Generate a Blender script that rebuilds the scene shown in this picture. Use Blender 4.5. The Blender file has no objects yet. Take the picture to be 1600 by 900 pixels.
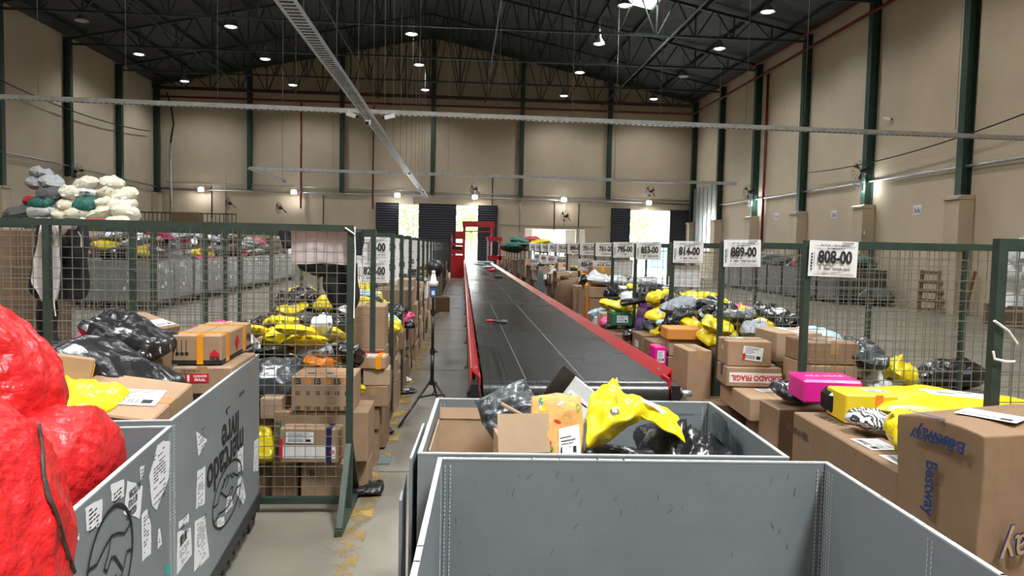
import bpy, bmesh, math, random
import numpy as np
from mathutils import Vector, Matrix, Euler, noise
PI = math.pi
C = bpy.context.scene.collection
R_ = math.radians

# ------------------------------------------------------------------ camera
CAM = Vector((0, 0, 1.65)); F = 1130.0
YAW, PITCH, ROLL = R_(3.95), R_(3.3), R_(1.2)
fw = Vector((math.sin(YAW)*math.cos(PITCH), math.cos(YAW)*math.cos(PITCH), -math.sin(PITCH)))
rt0 = Vector((math.cos(YAW), -math.sin(YAW), 0)); up0 = rt0.cross(fw)
rt = rt0*math.cos(ROLL)+up0*math.sin(ROLL); up = -rt0*math.sin(ROLL)+up0*math.cos(ROLL)
cd = bpy.data.cameras.new('camera'); cam = bpy.data.objects.new('camera', cd); C.objects.link(cam)
cd.sensor_width = 36; cd.lens = 36*F/1600; cd.clip_start = .05; cd.clip_end = 400
M = Matrix((rt, up, -fw)).transposed().to_4x4(); M.translation = CAM
cam.matrix_world = M
bpy.context.scene.camera = cam

def ray(x, y): return fw + rt*((x-800)/F) + up*((450-y)/F)
def atY(x, y, Y): d = ray(x, y); return CAM + d*(Y/d.y)
def atZ(x, y, z): d = ray(x, y); return CAM + d*((z-CAM.z)/d.z)
def atX(x, y, X): d = ray(x, y); return CAM + d*(X/d.x)
def proj(p):
    d = Vector(p)-CAM; z = max(d.dot(fw), 1e-4)
    return 800+F*d.dot(rt)/z, 450-F*d.dot(up)/z

# ------------------------------------------------------------------ world, exposure, daylight
sc = bpy.context.scene
sc.view_settings.view_transform = 'Standard'; sc.view_settings.look = 'None'
sc.view_settings.exposure = 0.03; sc.view_settings.gamma = 1; sc.view_settings.use_curve_mapping = False
sc.cycles.use_denoising = True
sc.cycles.max_bounces = 6; sc.cycles.diffuse_bounces = 4; sc.cycles.glossy_bounces = 3
sc.cycles.transmission_bounces = 4; sc.cycles.transparent_max_bounces = 8
sc.cycles.sample_clamp_indirect = 6; sc.cycles.caustics_reflective = False; sc.cycles.caustics_refractive = False
w = bpy.data.worlds.new('sky'); sc.world = w; w.use_nodes = True
bg = w.node_tree.nodes['Background']; bg.inputs[0].default_value = (.86, .94, 1, 1); bg.inputs[1].default_value = 18
SKYLIGHT_W = 620; LAMP_W = 400; WALL_LED_W = 60
sun = bpy.data.lights.new('sun', 'SUN'); sun.energy = 24; sun.angle = .01; sun.color = (1, .96, .88); so = bpy.data.objects.new('sun', sun); C.objects.link(so); so.rotation_euler = (R_(38), R_(-14), 0)

def area(name, loc, rot, sx, sy, power, col=(1, 1, 1), spread=PI):
    l = bpy.data.lights.new(name, 'AREA'); l.shape = 'RECTANGLE'; l.size = sx; l.size_y = sy; l.energy = power; l.color = col; l.spread = spread
    o = bpy.data.objects.new(name, l); C.objects.link(o); o.location = loc; o.rotation_euler = rot; return o
# daylight entering by the rooflight sheets above the near end of the hall
area('rooflight_daylight', (3.6, -2.2, 12.2), (R_(-4), R_(17), 0), 1.6, 3.2, SKYLIGHT_W*2.6, (.97, .985, 1), R_(120))
area('rooflight_daylight', (-6.5, 2.5, 12.3), (0, R_(-8), 0), 1.6, 4, SKYLIGHT_W*1.1, (.97, .985, 1), R_(130))
area('rooflight_daylight', (4.5, 14.5, 12.2), (0, R_(8), 0), 1.6, 4, SKYLIGHT_W*.8, (.97, .985, 1), R_(130))
area('rooflight_daylight', (-11, 22.5, 11.4), (0, R_(-8), 0), 1.6, 4, SKYLIGHT_W*.9, (.97, .985, 1), R_(130))
area('rooflight_daylight', (7.4, 30.6, 11.6), (0, R_(8), 0), 1.6, 3, SKYLIGHT_W*.6, (.97, .985, 1), R_(130))

# ------------------------------------------------------------------ materials
_m = {}
def mat(name, col, rough=.6, metal=0, spec=.5, bump=0, bscale=40, var=0, vscale=3, emit=0, coat=0, objvar=0, stretch=None, translucent=0, rvar=0, bdist=.01):
    if name in _m: return _m[name]
    m = bpy.data.materials.new(name); m.use_nodes = True; _m[name] = m
    nt = m.node_tree; b = nt.nodes['Principled BSDF']
    c = (*col, 1); b.inputs['Base Color'].default_value = c; b.inputs['Roughness'].default_value = rough
    b.inputs['Metallic'].default_value = metal; b.inputs['Specular IOR Level'].default_value = spec
    b.inputs['Coat Weight'].default_value = coat; b.inputs['Coat Roughness'].default_value = .15
    if emit: b.inputs['Emission Color'].default_value = c; b.inputs['Emission Strength'].default_value = emit
    N = nt.nodes.new; L = nt.links.new
    if bump or var or rvar:
        tc = N('ShaderNodeTexCoord'); src = tc.outputs['Object']
        if stretch:
            mp = N('ShaderNodeMapping'); mp.inputs['Scale'].default_value = stretch; L(src, mp.inputs[0]); src = mp.outputs[0]
    if var:
        n = N('ShaderNodeTexNoise'); n.inputs['Scale'].default_value = vscale; n.inputs['Detail'].default_value = 6; n.inputs['Roughness'].default_value = .62; L(src, n.inputs['Vector'])
        mr = N('ShaderNodeMapRange'); mr.inputs['From Min'].default_value = .28; mr.inputs['From Max'].default_value = .72
        mr.inputs['To Min'].default_value = 1-var; mr.inputs['To Max'].default_value = 1+var*.6; L(n.outputs[0], mr.inputs[0])
        mx = N('ShaderNodeMix'); mx.data_type = 'RGBA'; mx.blend_type = 'MULTIPLY'; mx.inputs[0].default_value = 1
        mx.inputs[6].default_value = c; L(mr.outputs[0], mx.inputs[7]); last = mx.outputs[2]
        L(last, b.inputs['Base Color'])
    if objvar:
        oi = N('ShaderNodeObjectInfo'); hs = N('ShaderNodeHueSaturation')
        mr2 = N('ShaderNodeMapRange'); mr2.inputs['To Min'].default_value = 1-objvar; mr2.inputs['To Max'].default_value = 1+objvar; L(oi.outputs['Random'], mr2.inputs[0])
        L(mr2.outputs[0], hs.inputs['Value'])
        if var: L(last, hs.inputs['Color'])
        else: hs.inputs['Color'].default_value = c
        L(hs.outputs[0], b.inputs['Base Color'])
    if rvar:
        n3 = N('ShaderNodeTexNoise'); n3.inputs['Scale'].default_value = vscale*1.7; n3.inputs['Detail'].default_value = 5; L(src, n3.inputs['Vector'])
        mr3 = N('ShaderNodeMapRange'); mr3.inputs['From Min'].default_value = .3; mr3.inputs['From Max'].default_value = .7
        mr3.inputs['To Min'].default_value = max(rough-rvar, .05); mr3.inputs['To Max'].default_value = rough+rvar; L(n3.outputs[0], mr3.inputs[0]); L(mr3.outputs[0], b.inputs['Roughness'])
    if bump:
        n2 = N('ShaderNodeTexNoise'); n2.inputs['Scale'].default_value = bscale; n2.inputs['Detail'].default_value = 4; L(src, n2.inputs['Vector'])
        bp = N('ShaderNodeBump'); bp.inputs['Strength'].default_value = bump; bp.inputs['Distance'].default_value = bdist; L(n2.outputs[0], bp.inputs['Height']); L(bp.outputs[0], b.inputs['Normal'])
    return m
def add_waves(m, scale, axis, strength=.4, dist=.004, coord='Object'):
    nt = m.node_tree; b = nt.nodes['Principled BSDF']
    tc = nt.nodes.new('ShaderNodeTexCoord'); wv = nt.nodes.new('ShaderNodeTexWave'); wv.bands_direction = axis; wv.inputs['Scale'].default_value = scale
    nt.links.new(tc.outputs[coord], wv.inputs['Vector']); bp = nt.nodes.new('ShaderNodeBump'); bp.inputs['Strength'].default_value = strength; bp.inputs['Distance'].default_value = dist
    nt.links.new(wv.outputs['Fac'], bp.inputs['Height'])
    old = b.inputs['Normal'].links
    if old: nt.links.new(old[0].from_socket, bp.inputs['Normal'])
    nt.links.new(bp.outputs[0], b.inputs['Normal']); return m

PLASTER = mat('beige_plaster', (.54, .45, .325), .85, var=.16, vscale=.35, bump=.35, bscale=9)
PLASTER2 = mat('beige_plaster_pilaster', (.50, .41, .295), .85, var=.16, vscale=.8, bump=.3, bscale=14)
CONCRETE = mat('polished_concrete', (.225, .208, .168), .36, var=.35, vscale=.9, bump=.12, bscale=30, rvar=.05)
ROOF = add_waves(mat('dark_roof_sheet', (.055, .058, .06), .55, metal=.2, var=.3, vscale=.5), 2.6, 'Y', .8, .03)
GREEN_STEEL = mat('dark_green_painted_steel', (.022, .058, .042), .42, var=.35, vscale=6, bump=.1)
CAGE_GREEN = mat('cage_green_paint', (.026, .046, .035), .42, var=.35, vscale=9, bump=.12)
TRUSS = mat('truss_paint', (.028, .042, .036), .5, var=.3, vscale=3)
GALV = mat('galvanised_steel', (.50, .52, .52), .38, metal=.75, var=.25, vscale=8)
WIRE = mat('welded_wire', (.23, .225, .19), .4, metal=.4, var=.3, vscale=14)
CABLE = mat('black_cable', (.012, .012, .012), .6)
WIREROPE = mat('thin_hanging_rod', (.22, .22, .21), .5, metal=.4)
REDPIPE = mat('dark_red_pipe', (.16, .012, .014), .45)
REDPAINT = mat('red_machine_paint', (.46, .012, .018), .33, var=.2, vscale=5, coat=.3)
RUBBER = mat('black_rubber_drum', (.014, .015, .016), .38, var=.25, vscale=20)
BLACKPL = mat('black_plastic', (.012, .012, .013), .35)
WHITE = mat('white_paper', (.78, .79, .80), .6, var=.05, vscale=8)
PAPERPINK = mat('pinkish_paper', (.62, .55, .57), .7, var=.06, vscale=6)
INK = mat('black_ink', (.012, .012, .014), .6)
REDINK = mat('red_ink', (.55, .015, .02), .5)
BLUEINK = mat('blue_ink', (.018, .038, .12), .5)
WHITEINK = mat('white_ink', (.85, .85, .85), .5)
ORANGETAPE = mat('orange_tape', (.78, .30, .01), .25, coat=.5)
CLEARTAPE = mat('clear_brown_tape', (.40, .25, .12), .18, coat=.6)
BLUETAPE = mat('navy_tape', (.015, .02, .08), .3)
WHITETAPE = mat('white_tape', (.75, .74, .73), .35)
SEAM = mat('dark_flap_gap', (.05, .03, .015), .9)
CARD = [add_waves(mat('cardboard_'+n, c, .78, var=.14, vscale=7, bump=.25, bscale=30, objvar=.13, bdist=.004), 55, 'X', .12, .001)
        for n, c in (('tan', (.325, .212, .125)), ('brown', (.24, .148, .082)), ('light', (.40, .285, .178)))]
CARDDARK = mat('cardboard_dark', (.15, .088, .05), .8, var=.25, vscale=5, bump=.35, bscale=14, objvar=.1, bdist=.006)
def plastic(n, c, r=.26, ov=.06): return mat('poly_'+n, c, r, coat=.25, var=.12, vscale=4, bump=.35, bscale=6, objvar=ov, bdist=.02)
POLY = {'black': plastic('black', (.012, .012, .014), .24), 'yellow': plastic('yellow', (.84, .66, .006), .3), 'white': plastic('white', (.62, .65, .67), .32),
        'grey': plastic('grey', (.28, .31, .34), .32), 'dark grey': plastic('dark_grey', (.045, .055, .062), .3), 'silver': mat('poly_silver', (.62, .65, .68), .25, metal=.5, bump=.7, bscale=12, bdist=.02),
        'pink': plastic('pink', (.78, .05, .22)), 'light blue': plastic('light_blue', (.40, .62, .70)), 'green': plastic('green', (.02, .16, .09)), 'orange': plastic('orange', (.75, .23, .03)),
        'navy': plastic('navy', (.012, .022, .07)), 'purple': plastic('purple', (.13, .03, .22)), 'magenta': plastic('magenta', (.75, .02, .30)), 'red': plastic('red', (.62, .02, .03)),
        'brown': plastic('brown', (.20, .12, .07), .5)}
SACK = {'cream': mat('sack_cream', (.78, .74, .58), .8, var=.12, vscale=5, bump=.5, bscale=14, objvar=.08, bdist=.02),
        'grey': mat('sack_grey', (.40, .41, .42), .8, var=.12, vscale=5, bump=.5, bscale=14, objvar=.12, bdist=.02),
        'white': mat('sack_white', (.72, .74, .74), .75, var=.1, vscale=5, bump=.5, bscale=14, objvar=.05, bdist=.02),
        'dark grey': mat('sack_darkgrey', (.10, .105, .11), .8, bump=.5, bscale=14, bdist=.02), 'red': mat('sack_red', (.42, .012, .02), .6, bump=.5, bscale=14, bdist=.02),
        'green': mat('sack_green', (.012, .12, .09), .6, bump=.5, bscale=14, bdist=.02)}
RAFFIA = mat('red_woven_raffia', (.60, .014, .016), .33, coat=.15, var=.14, vscale=6, bump=1, bscale=13, bdist=.03)
add_waves(RAFFIA, 95, 'Z', .22, .0012)
BINGREY = add_waves(mat('grey_corrugated_plastic', (.20, .228, .238), .42, var=.14, vscale=2.5, objvar=.04), 42, 'Z', .08, .0006)
BINRIM = mat('bin_cut_edge', (.42, .46, .47), .45)
BINBASE = mat('black_pallet_base', (.02, .021, .023), .5, var=.2, vscale=9)
DOORBLK = add_waves(mat('black_slatted_door', (.016, .018, .028), .5), 2.2, 'Z', .8, .02)
WOOD = mat('old_pallet_wood', (.16, .085, .04), .8, var=.3, vscale=9, bump=.4)
SILVERPL = mat('aluminium_reflector', (.55, .57, .58), .3, metal=.9)
BULB = mat('lamp_glow', (.92, .97, 1), .5, emit=16)
LED = mat('led_glow', (.93, .98, 1), .5, emit=60)
LEAF = mat('leaf_green', (.10, .22, .04), .6, var=.3, vscale=1)
BARK = mat('bark', (.12, .08, .05), .9)
CLOTHBLK = mat('black_cloth', (.012, .012, .016), .75, bump=.5, bscale=30, bdist=.01)
CLOTHWHT = mat('white_cloth', (.68, .66, .65), .85, bump=.4, bscale=30, bdist=.01)
CLOTHGRY = mat('grey_cloth', (.13, .17, .17), .85, bump=.4, bscale=20, bdist=.01)

# concrete joints + worn sheen, yellow dust stripe
YELLOWLINE = mat('worn_yellow_floor_paint', (.36, .235, .07), .75, var=.35, vscale=9)
def worn_alpha(m, scale, lo, hi):
    nt = m.node_tree; b = nt.nodes['Principled BSDF']; tc = nt.nodes.new('ShaderNodeTexCoord'); n = nt.nodes.new('ShaderNodeTexNoise')
    n.inputs['Scale'].default_value = scale; n.inputs['Detail'].default_value = 8; n.inputs['Roughness'].default_value = .7; nt.links.new(tc.outputs['Object'], n.inputs['Vector'])
    r = nt.nodes.new('ShaderNodeMapRange'); r.inputs[1].default_value = lo; r.inputs[2].default_value = hi; nt.links.new(n.outputs[0], r.inputs[0]); nt.links.new(r.outputs[0], b.inputs['Alpha'])
worn_alpha(YELLOWLINE, 3.5, .47, .60)
# belt: lengthwise scuffs
BELT = bpy.data.materials.new('black_belt'); BELT.use_nodes = True
def _belt():
    nt = BELT.node_tree; b = nt.nodes['Principled BSDF']; N = nt.nodes.new; L = nt.links.new
    tc = N('ShaderNodeTexCoord'); mp = N('ShaderNodeMapping'); mp.inputs['Scale'].default_value = (60, .25, 1); L(tc.outputs['Object'], mp.inputs[0])
    n = N('ShaderNodeTexNoise'); n.inputs['Scale'].default_value = 1.4; n.inputs['Detail'].default_value = 8; n.inputs['Roughness'].default_value = .75; L(mp.outputs[0], n.inputs['Vector'])
    cr = N('ShaderNodeValToRGB'); cr.color_ramp.elements[0].position = .38; cr.color_ramp.elements[0].color = (.012, .013, .013, 1); cr.color_ramp.elements[1].position = .68; cr.color_ramp.elements[1].color = (.036, .038, .036, 1)
    L(n.outputs[0], cr.inputs[0])
    n2 = N('ShaderNodeTexNoise'); n2.inputs['Scale'].default_value = .8; n2.inputs['Detail'].default_value = 4; L(tc.outputs['Object'], n2.inputs['Vector'])
    mr = N('ShaderNodeMapRange'); mr.inputs[1].default_value = .3; mr.inputs[2].default_value = .7; mr.inputs[3].default_value = .22; mr.inputs[4].default_value = .30; L(n2.outputs[0], mr.inputs[0])
    L(cr.outputs[0], b.inputs['Base Color']); L(mr.outputs[0], b.inputs['Roughness'])
    bp = N('ShaderNodeBump'); bp.inputs['Strength'].default_value = .15; bp.inputs['Distance'].default_value = .003; L(n.outputs[0], bp.inputs['Height']); L(bp.outputs[0], b.inputs['Normal'])
_belt()

# ------------------------------------------------------------------ helpers
class MB:
    def __init__(s): s.v = []; s.f = []; s.m = []
    def _add(s, vs, fs, mi=0):
        n = len(s.v); s.v += [tuple(p) for p in vs]; s.f += [tuple(i+n for i in f) for f in fs]; s.m += [mi]*len(fs); return s
    def box(s, c, d, rot=None, mi=0):
        x, y, z = d[0]/2, d[1]/2, d[2]/2
        vs = [Vector((a*x, b*y, e*z)) for e in (-1, 1) for b in (-1, 1) for a in (-1, 1)]
        if rot is not None: vs = [rot @ v for v in vs]
        vs = [v+Vector(c) for v in vs]
        return s._add(vs, [(0, 2, 3, 1), (4, 5, 7, 6), (0, 1, 5, 4), (2, 6, 7, 3), (0, 4, 6, 2), (1, 3, 7, 5)], mi)
    def ab(s, a, b, mi=0): return s.box([(a[i]+b[i])/2 for i in range(3)], [abs(b[i]-a[i]) for i in range(3)], None, mi)
    def cham(s, c, d, e, mi=0, fn=None):
        vs = []; h = [k/2 for k in d]
        idx = {}
        for sx in (-1, 1):
            for sy in (-1, 1):
                for sz in (-1, 1):
                    for ax in range(3):
                        p = [sx*(h[0]-e), sy*(h[1]-e), sz*(h[2]-e)]; p[ax] = (sx, sy, sz)[ax]*h[ax]
                        idx[(sx, sy, sz, ax)] = len(vs); vs.append([p[i]+c[i] for i in range(3)])
        fs = []
        for ax in range(3):
            o = [i for i in range(3) if i != ax]
            for sg in (-1, 1):
                q = []
                for a, b in ((-1, -1), (1, -1), (1, 1), (-1, 1)):
                    t = [0, 0, 0]; t[ax] = sg; t[o[0]] = a; t[o[1]] = b; q.append(idx[(*t, ax)])
                if (sg > 0) == (ax == 1): q.reverse()
                fs.append(q)
        for ax in range(3):
            o = [i for i in range(3) if i != ax]
            for a in (-1, 1):
                for b in (-1, 1):
                    q = []
                    for t0, fa in ((-1, o[0]), (1, o[0]), (1, o[1]), (-1, o[1])):
                        t = [0, 0, 0]; t[ax] = t0; t[o[0]] = a; t[o[1]] = b; q.append(idx[(*t, fa)])
                    fs.append(q)
        for sx in (-1, 1):
            for sy in (-1, 1):
                for sz in (-1, 1): fs.append([idx[(sx, sy, sz, 0)], idx[(sx, sy, sz, 1)], idx[(sx, sy, sz, 2)]])
        if fn: vs = [fn(v) for v in vs]
        return s._add(vs, fs, mi)
    def bar(s, p, q, w, h=None, mi=0):
        p = Vector(p); q = Vector(q); d = q-p; L = d.length
        if L < 1e-6: return s
        rot = d.to_track_quat('Z', 'Y').to_matrix(); return s.box((p+q)/2, (w, h or w, L), rot, mi)
    def tube(s, pts, r, n=8, mi=0, cap=True):
        pts = [Vector(p) for p in pts]; rs = r if isinstance(r, (list, tuple)) else [r]*len(pts); vs = []; fs = []; px = None
        for i, p in enumerate(pts):
            t = (pts[min(i+1, len(pts)-1)]-pts[max(i-1, 0)]).normalized()
            if px is None: px = t.orthogonal().normalized()
            px = (px-t*px.dot(t)).normalized(); py = t.cross(px)
            vs += [p+(px*math.cos(a)+py*math.sin(a))*rs[i] for a in [2*PI*k/n for k in range(n)]]
        for i in range(len(pts)-1):
            for k in range(n): fs.append((i*n+k, i*n+(k+1) % n, (i+1)*n+(k+1) % n, (i+1)*n+k))
        if cap: fs.append(tuple(range(n-1, -1, -1))); fs.append(tuple((len(pts)-1)*n+k for k in range(n)))
        return s._add(vs, fs, mi)
    def lathe(s, prof, c=(0, 0, 0), n=20, mi=0, axis='Z'):
        vs = []; fs = []
        for r, z in prof:
            for k in range(n):
                a = 2*PI*k/n; x, y = r*math.cos(a), r*math.sin(a)
                p = (x, y, z) if axis == 'Z' else ((z, x, y) if axis == 'X' else (x, z, y)); vs.append([p[i]+c[i] for i in range(3)])
        for i in range(len(prof)-1):
            for k in range(n): fs.append((i*n+k, i*n+(k+1) % n, (i+1)*n+(k+1) % n, (i+1)*n+k))
        return s._add(vs, fs, mi)
    def poly(s, pts, mi=0): return s._add(pts, [tuple(range(len(pts)))], mi)
    def prism(s, pts, off, mi=0):
        n = len(pts); off = Vector(off); vs = [Vector(p) for p in pts]+[Vector(p)+off for p in pts]
        return s._add(vs, [tuple(range(n)), tuple(range(2*n-1, n-1, -1))]+[(i, (i+1) % n, (i+1) % n+n, i+n) for i in range(n)], mi)
    def mesh(s, name, mats, smooth=False):
        me = bpy.data.meshes.new(name); me.from_pydata(s.v, [], s.f)
        for m in (mats if isinstance(mats, (list, tuple)) else [mats]): me.materials.append(m)
        me.polygons.foreach_set('material_index', s.m)
        if smooth: me.polygons.foreach_set('use_smooth', [True]*len(s.f))
        me.update(); return me
    def build(s, name, mats, parent=None, smooth=False, **kw): return link(name, s.mesh(name, mats, smooth), parent, **kw)
    def fix(s): return s
def link(name, me, parent=None, loc=(0, 0, 0), rot=(0, 0, 0), scale=(1, 1, 1)):
    o = bpy.data.objects.new(name, me); C.objects.link(o); o.location = loc; o.rotation_euler = rot; o.scale = scale
    if parent: o.parent = parent
    return o
def empty(name, loc=(0, 0, 0), rz=0):
    o = bpy.data.objects.new(name, None); o.empty_display_size = .1; C.objects.link(o); o.location = loc; o.rotation_euler = (0, 0, rz); return o
def tag(o, label=None, cat=None, group=None, kind=None):
    if label: o['label'] = label
    if cat: o['category'] = cat
    if group: o['group'] = group
    if kind: o['kind'] = kind
    return o
def struct(o): o['kind'] = 'structure'; return o
def ncopy(o, parent=None):
    c = o.copy(); C.objects.link(c); c.parent = parent
    for ch in list(o.children): ncopy(ch, c)
    return c
def kids(o): return list(o.children)
ORD = 'first second third fourth fifth sixth seventh eighth ninth tenth eleventh twelfth thirteenth fourteenth fifteenth sixteenth seventeenth eighteenth nineteenth twentieth twenty-first twenty-second twenty-third twenty-fourth twenty-fifth twenty-sixth'.split()
NUM = 'zero one two three four five six seven eight nine ten eleven twelve thirteen fourteen fifteen sixteen seventeen eighteen nineteen twenty'.split()

_tx = {}
def text_mesh(s, bold=.012, align='CENTER'):
    k = (s, bold, align)
    if k not in _tx:
        cu = bpy.data.curves.new('t', 'FONT'); cu.body = s; cu.size = 1; cu.align_x = align; cu.align_y = 'CENTER'; cu.offset = bold; cu.resolution_u = 3
        o = bpy.data.objects.new('t', cu); C.objects.link(o); bpy.context.view_layer.update()
        me = bpy.data.meshes.new_from_object(o.evaluated_get(bpy.context.evaluated_depsgraph_get())); bpy.data.objects.remove(o); _tx[k] = me
    return _tx[k]
def text(parent, s, loc, size, rot, m=INK, wide=1, bold=.012, name='printed_text', align='CENTER'):
    me = text_mesh(s, bold, align).copy(); me.materials.clear(); me.materials.append(m)
    return link(name, me, parent, loc, rot, (size*wide, size, size))
FACE_NY = (PI/2, 0, 0)                      # reads on a face looking towards -Y
FACE_NX = (PI/2, 0, -PI/2)
FACE_PX = (PI/2, 0, PI/2)

# ------------------------------------------------------------------ hall shell
XL, XR, YB, YF, EAVE, RIDGE = -18.1, 14.25, 44.3, -8.0, 10.75, 14.1
XM = (XL+XR)/2
def roofz(x): return EAVE+(RIDGE-EAVE)*(1-abs(x-XM)/(XR-XM))
struct(MB().ab((XL-.4, YF-.4, -.2), (XR+.4, YB+.4, 0)).build('floor', CONCRETE))
m = MB()
for y in (1.2, 3.15, 5.2, 9.5, 14, 19, 24, 29, 34, 39): m.ab((XL, y-.006, .0005), (XR, y+.006, .0025))
for x in (-13, -8.2, -3.4, 6.2, 11): m.ab((x-.006, YF, .0005), (x+.006, YB, .0025))
struct(m.build('trim_1', mat('floor_joint', (.07, .068, .06), .8)))
struct(MB().ab((-.71, .5, .001), (-.52, 39, .003)).build('trim_2', YELLOWLINE))
# back wall with its openings
m = MB(); ops = [(-3.91, -2.66, 4.05), (-.44, .9, 4.05), (3.77, 7.53, 2.76), (10.25, 12.8, 4.03)]
x = XL-.3
for a, b, h in ops:
    m.ab((x, YB, 0), (a, YB+.25, 5)); m.ab((a, YB, h), (b, YB+.25, 5)); x = b
m.ab((x, YB, 0), (XR+.3, YB+.25, 5))
m.prism([(XL-.3, YB, 5), (XR+.3, YB, 5), (XR+.3, YB, EAVE), (XM, YB, RIDGE), (XL-.3, YB, EAVE)], (0, .25, 0))
struct(m.build('wall_back', PLASTER))
struct(MB().ab((XL, YB-.05, 4.72), (XR, YB, 4.80)).ab((2.1, YB-.04, 2.95), (8.6, YB, 3.02)).ab((2.1, YB-.04, 3.02), (2.16, YB, 4.0)).build('trim_3', PLASTER2))
struct(MB().ab((XL-.3, YF, 0), (XL, YB, EAVE)).build('wall_left', PLASTER))
struct(MB().ab((XR, YF, 0), (XR+.3, YB, EAVE+.1)).build('wall_right', PLASTER))
struct(MB().prism([(XL-.3, YF-.3, 0), (XR+.3, YF-.3, 0), (XR+.3, YF-.3, EAVE), (XM, YF-.3, RIDGE), (XL-.3, YF-.3, EAVE)], (0, .3, 0)).build('wall_front', PLASTER))
m = MB()
for sx, xe in ((-1, XL-.3), (1, XR+.3)):
    e = EAVE-(.3)*(RIDGE-EAVE)/(XR-XM)
    m.prism([(XM, YF-.3, RIDGE), (xe, YF-.3, e), (xe, YF-.3, e+.08), (XM, YF-.3, RIDGE+.08)], (0, YB-YF+.6, 0))
struct(m.build('ceiling', ROOF))
# rooflight sheets
SHEET = mat('translucent_rooflight_sheet', (.85, .93, 1), .5, emit=5)
for i, (x, y, ly) in enumerate([(7.4, 30.6, 1.7), (-8.6, 2.5, 4), (4.6, 14.5, 4), (3.8, -2, 3.2), (-11, 22.5, 3.6)]):
    s = -1 if x > XM else 1; a = math.atan((RIDGE-EAVE)/(XR-XM))*s
    o = MB().box((0, 0, 0), (1.1, ly, .03)).build('trim_%d' % (10+i), SHEET, loc=(x, y, roofz(x)-.05), rot=(0, -a, 0)); struct(o)
# sliding black doors
for i, (a, b, h) in enumerate([(-5.25, -3.88, 4.12), (-2.70, -.42, 4.12), (.88, 2.07, 4.1), (9.07, 10.27, 4.12), (12.75, 14.2, 4.1)]):
    m = MB(); m.ab((a, YB-.14, 0), (b, YB-.08, h)); d = struct(m.build('door_%d' % (i+1), DOORBLK))
    f = MB()
    for q in (a+.03, b-.03): f.ab((q-.03, YB-.16, 0), (q+.03, YB-.14, h))
    f.ab((a, YB-.16, h-.06), (b, YB-.14, h)); f.build('door_frame', mat('door_edge', (.01, .01, .014), .5), d)
# annexe beyond the low opening and yard outside
A = mat('white_render', (.72, .68, .62), .8)
m = MB(); m.ab((3.4, YB+.25, 2.78), (8.4, YB+3.2, 2.9)); m.ab((3.3, YB+.25, 0), (3.45, YB+3.2, 2.9)); m.ab((8.3, YB+.25, 0), (8.45, YB+3.2, 2.9)); m.ab((3.4, YB+3, 0), (4.55, YB+3.15, 2.8)); m.ab((6.7, YB+3, 0), (8.4, YB+3.15, 2.8)); m.ab((7.0, YB+.3, 0), (7.2, YB+.7, 2.78))
struct(m.build('wall_annexe', A))
struct(MB().ab((-60, YB+.25, -.25), (60, YB+90, -.05)).build('floor_yard', mat('pale_yard_concrete', (.55, .54, .5), .9)))

# steel columns and pilasters
YC = [44.0, 39.4, 34.5, 29.55, 24.6, 19.7, 14.8, 9.9, 5.0, 0, -5]
def ibeam(h, w=.2, dp=.3):
    m = MB(); m.ab((-w/2, -dp/2, 0), (w/2, -dp/2+.02, h)); m.ab((-w/2, dp/2-.02, 0), (w/2, dp/2, h)); m.ab((-.01, -dp/2+.02, 0), (.01, dp/2-.02, h)); return m
def column(loc, h, label, rz, group, w=.22):
    o = ibeam(h, w).build('steel_column', GREEN_STEEL, loc=loc, rot=(0, 0, rz)); tag(o, label, 'column', group); return o
zb = 3.35
for i, y in enumerate(YC):
    near = 'from the back corner'
    column((XR-.16, y, zb), EAVE-zb-.1, 'dark green steel column, %s %s, on right wall' % (ORD[i], near), PI/2, 'columns on the right wall', .26)
    p = MB(); p.ab((-.22, -.32, 0), (.22, .32, zb-.12)); p.prism([(-.28, -.34, zb-.12), (.22, -.34, zb-.12), (.22, -.34, zb), (-.16, -.34, zb), (-.28, -.34, zb-.06)], (0, .68, 0))
    o = p.build('pilaster', PLASTER2, loc=(XR-.24, y-.1*(i == 0)-.02*(i==0), 0)); tag(o, 'beige wall pilaster carrying the %s column from the back, right wall' % ORD[i], 'pilaster', 'right wall pilasters')
    if i < 8:
        z0 = 4.4 if i < 3 else 3.6
        column((XL+.16, y, z0), EAVE-z0-.1, 'dark green steel column, %s %s, on left wall' % (ORD[i], near), PI/2, 'columns on the left wall', .24)
        p = MB(); p.ab((-.18, -.28, 0), (.18, .28, z0-.1)); p.prism([(-.18, -.3, z0-.1), (.22, -.3, z0-.1), (-.18, -.3, z0)], (0, .6, 0))
        o = p.build('pilaster', PLASTER2, loc=(XL+.2, y-.12*(i == 0), 0)); tag(o, 'beige wall pilaster carrying the %s column from the back, left wall' % ORD[i], 'pilaster', 'left wall pilasters')
bx = [atY(px, 250, YB-.2).x for px in (390, 534, 676, 815, 952)]
for i, x in enumerate(bx):
    h = roofz(x)-4.75
    column((x, YB-.17, 4.65), h, 'dark green steel column on back wall, %s from the left' % ORD[i], 0, 'columns on the back wall', .24)

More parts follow.
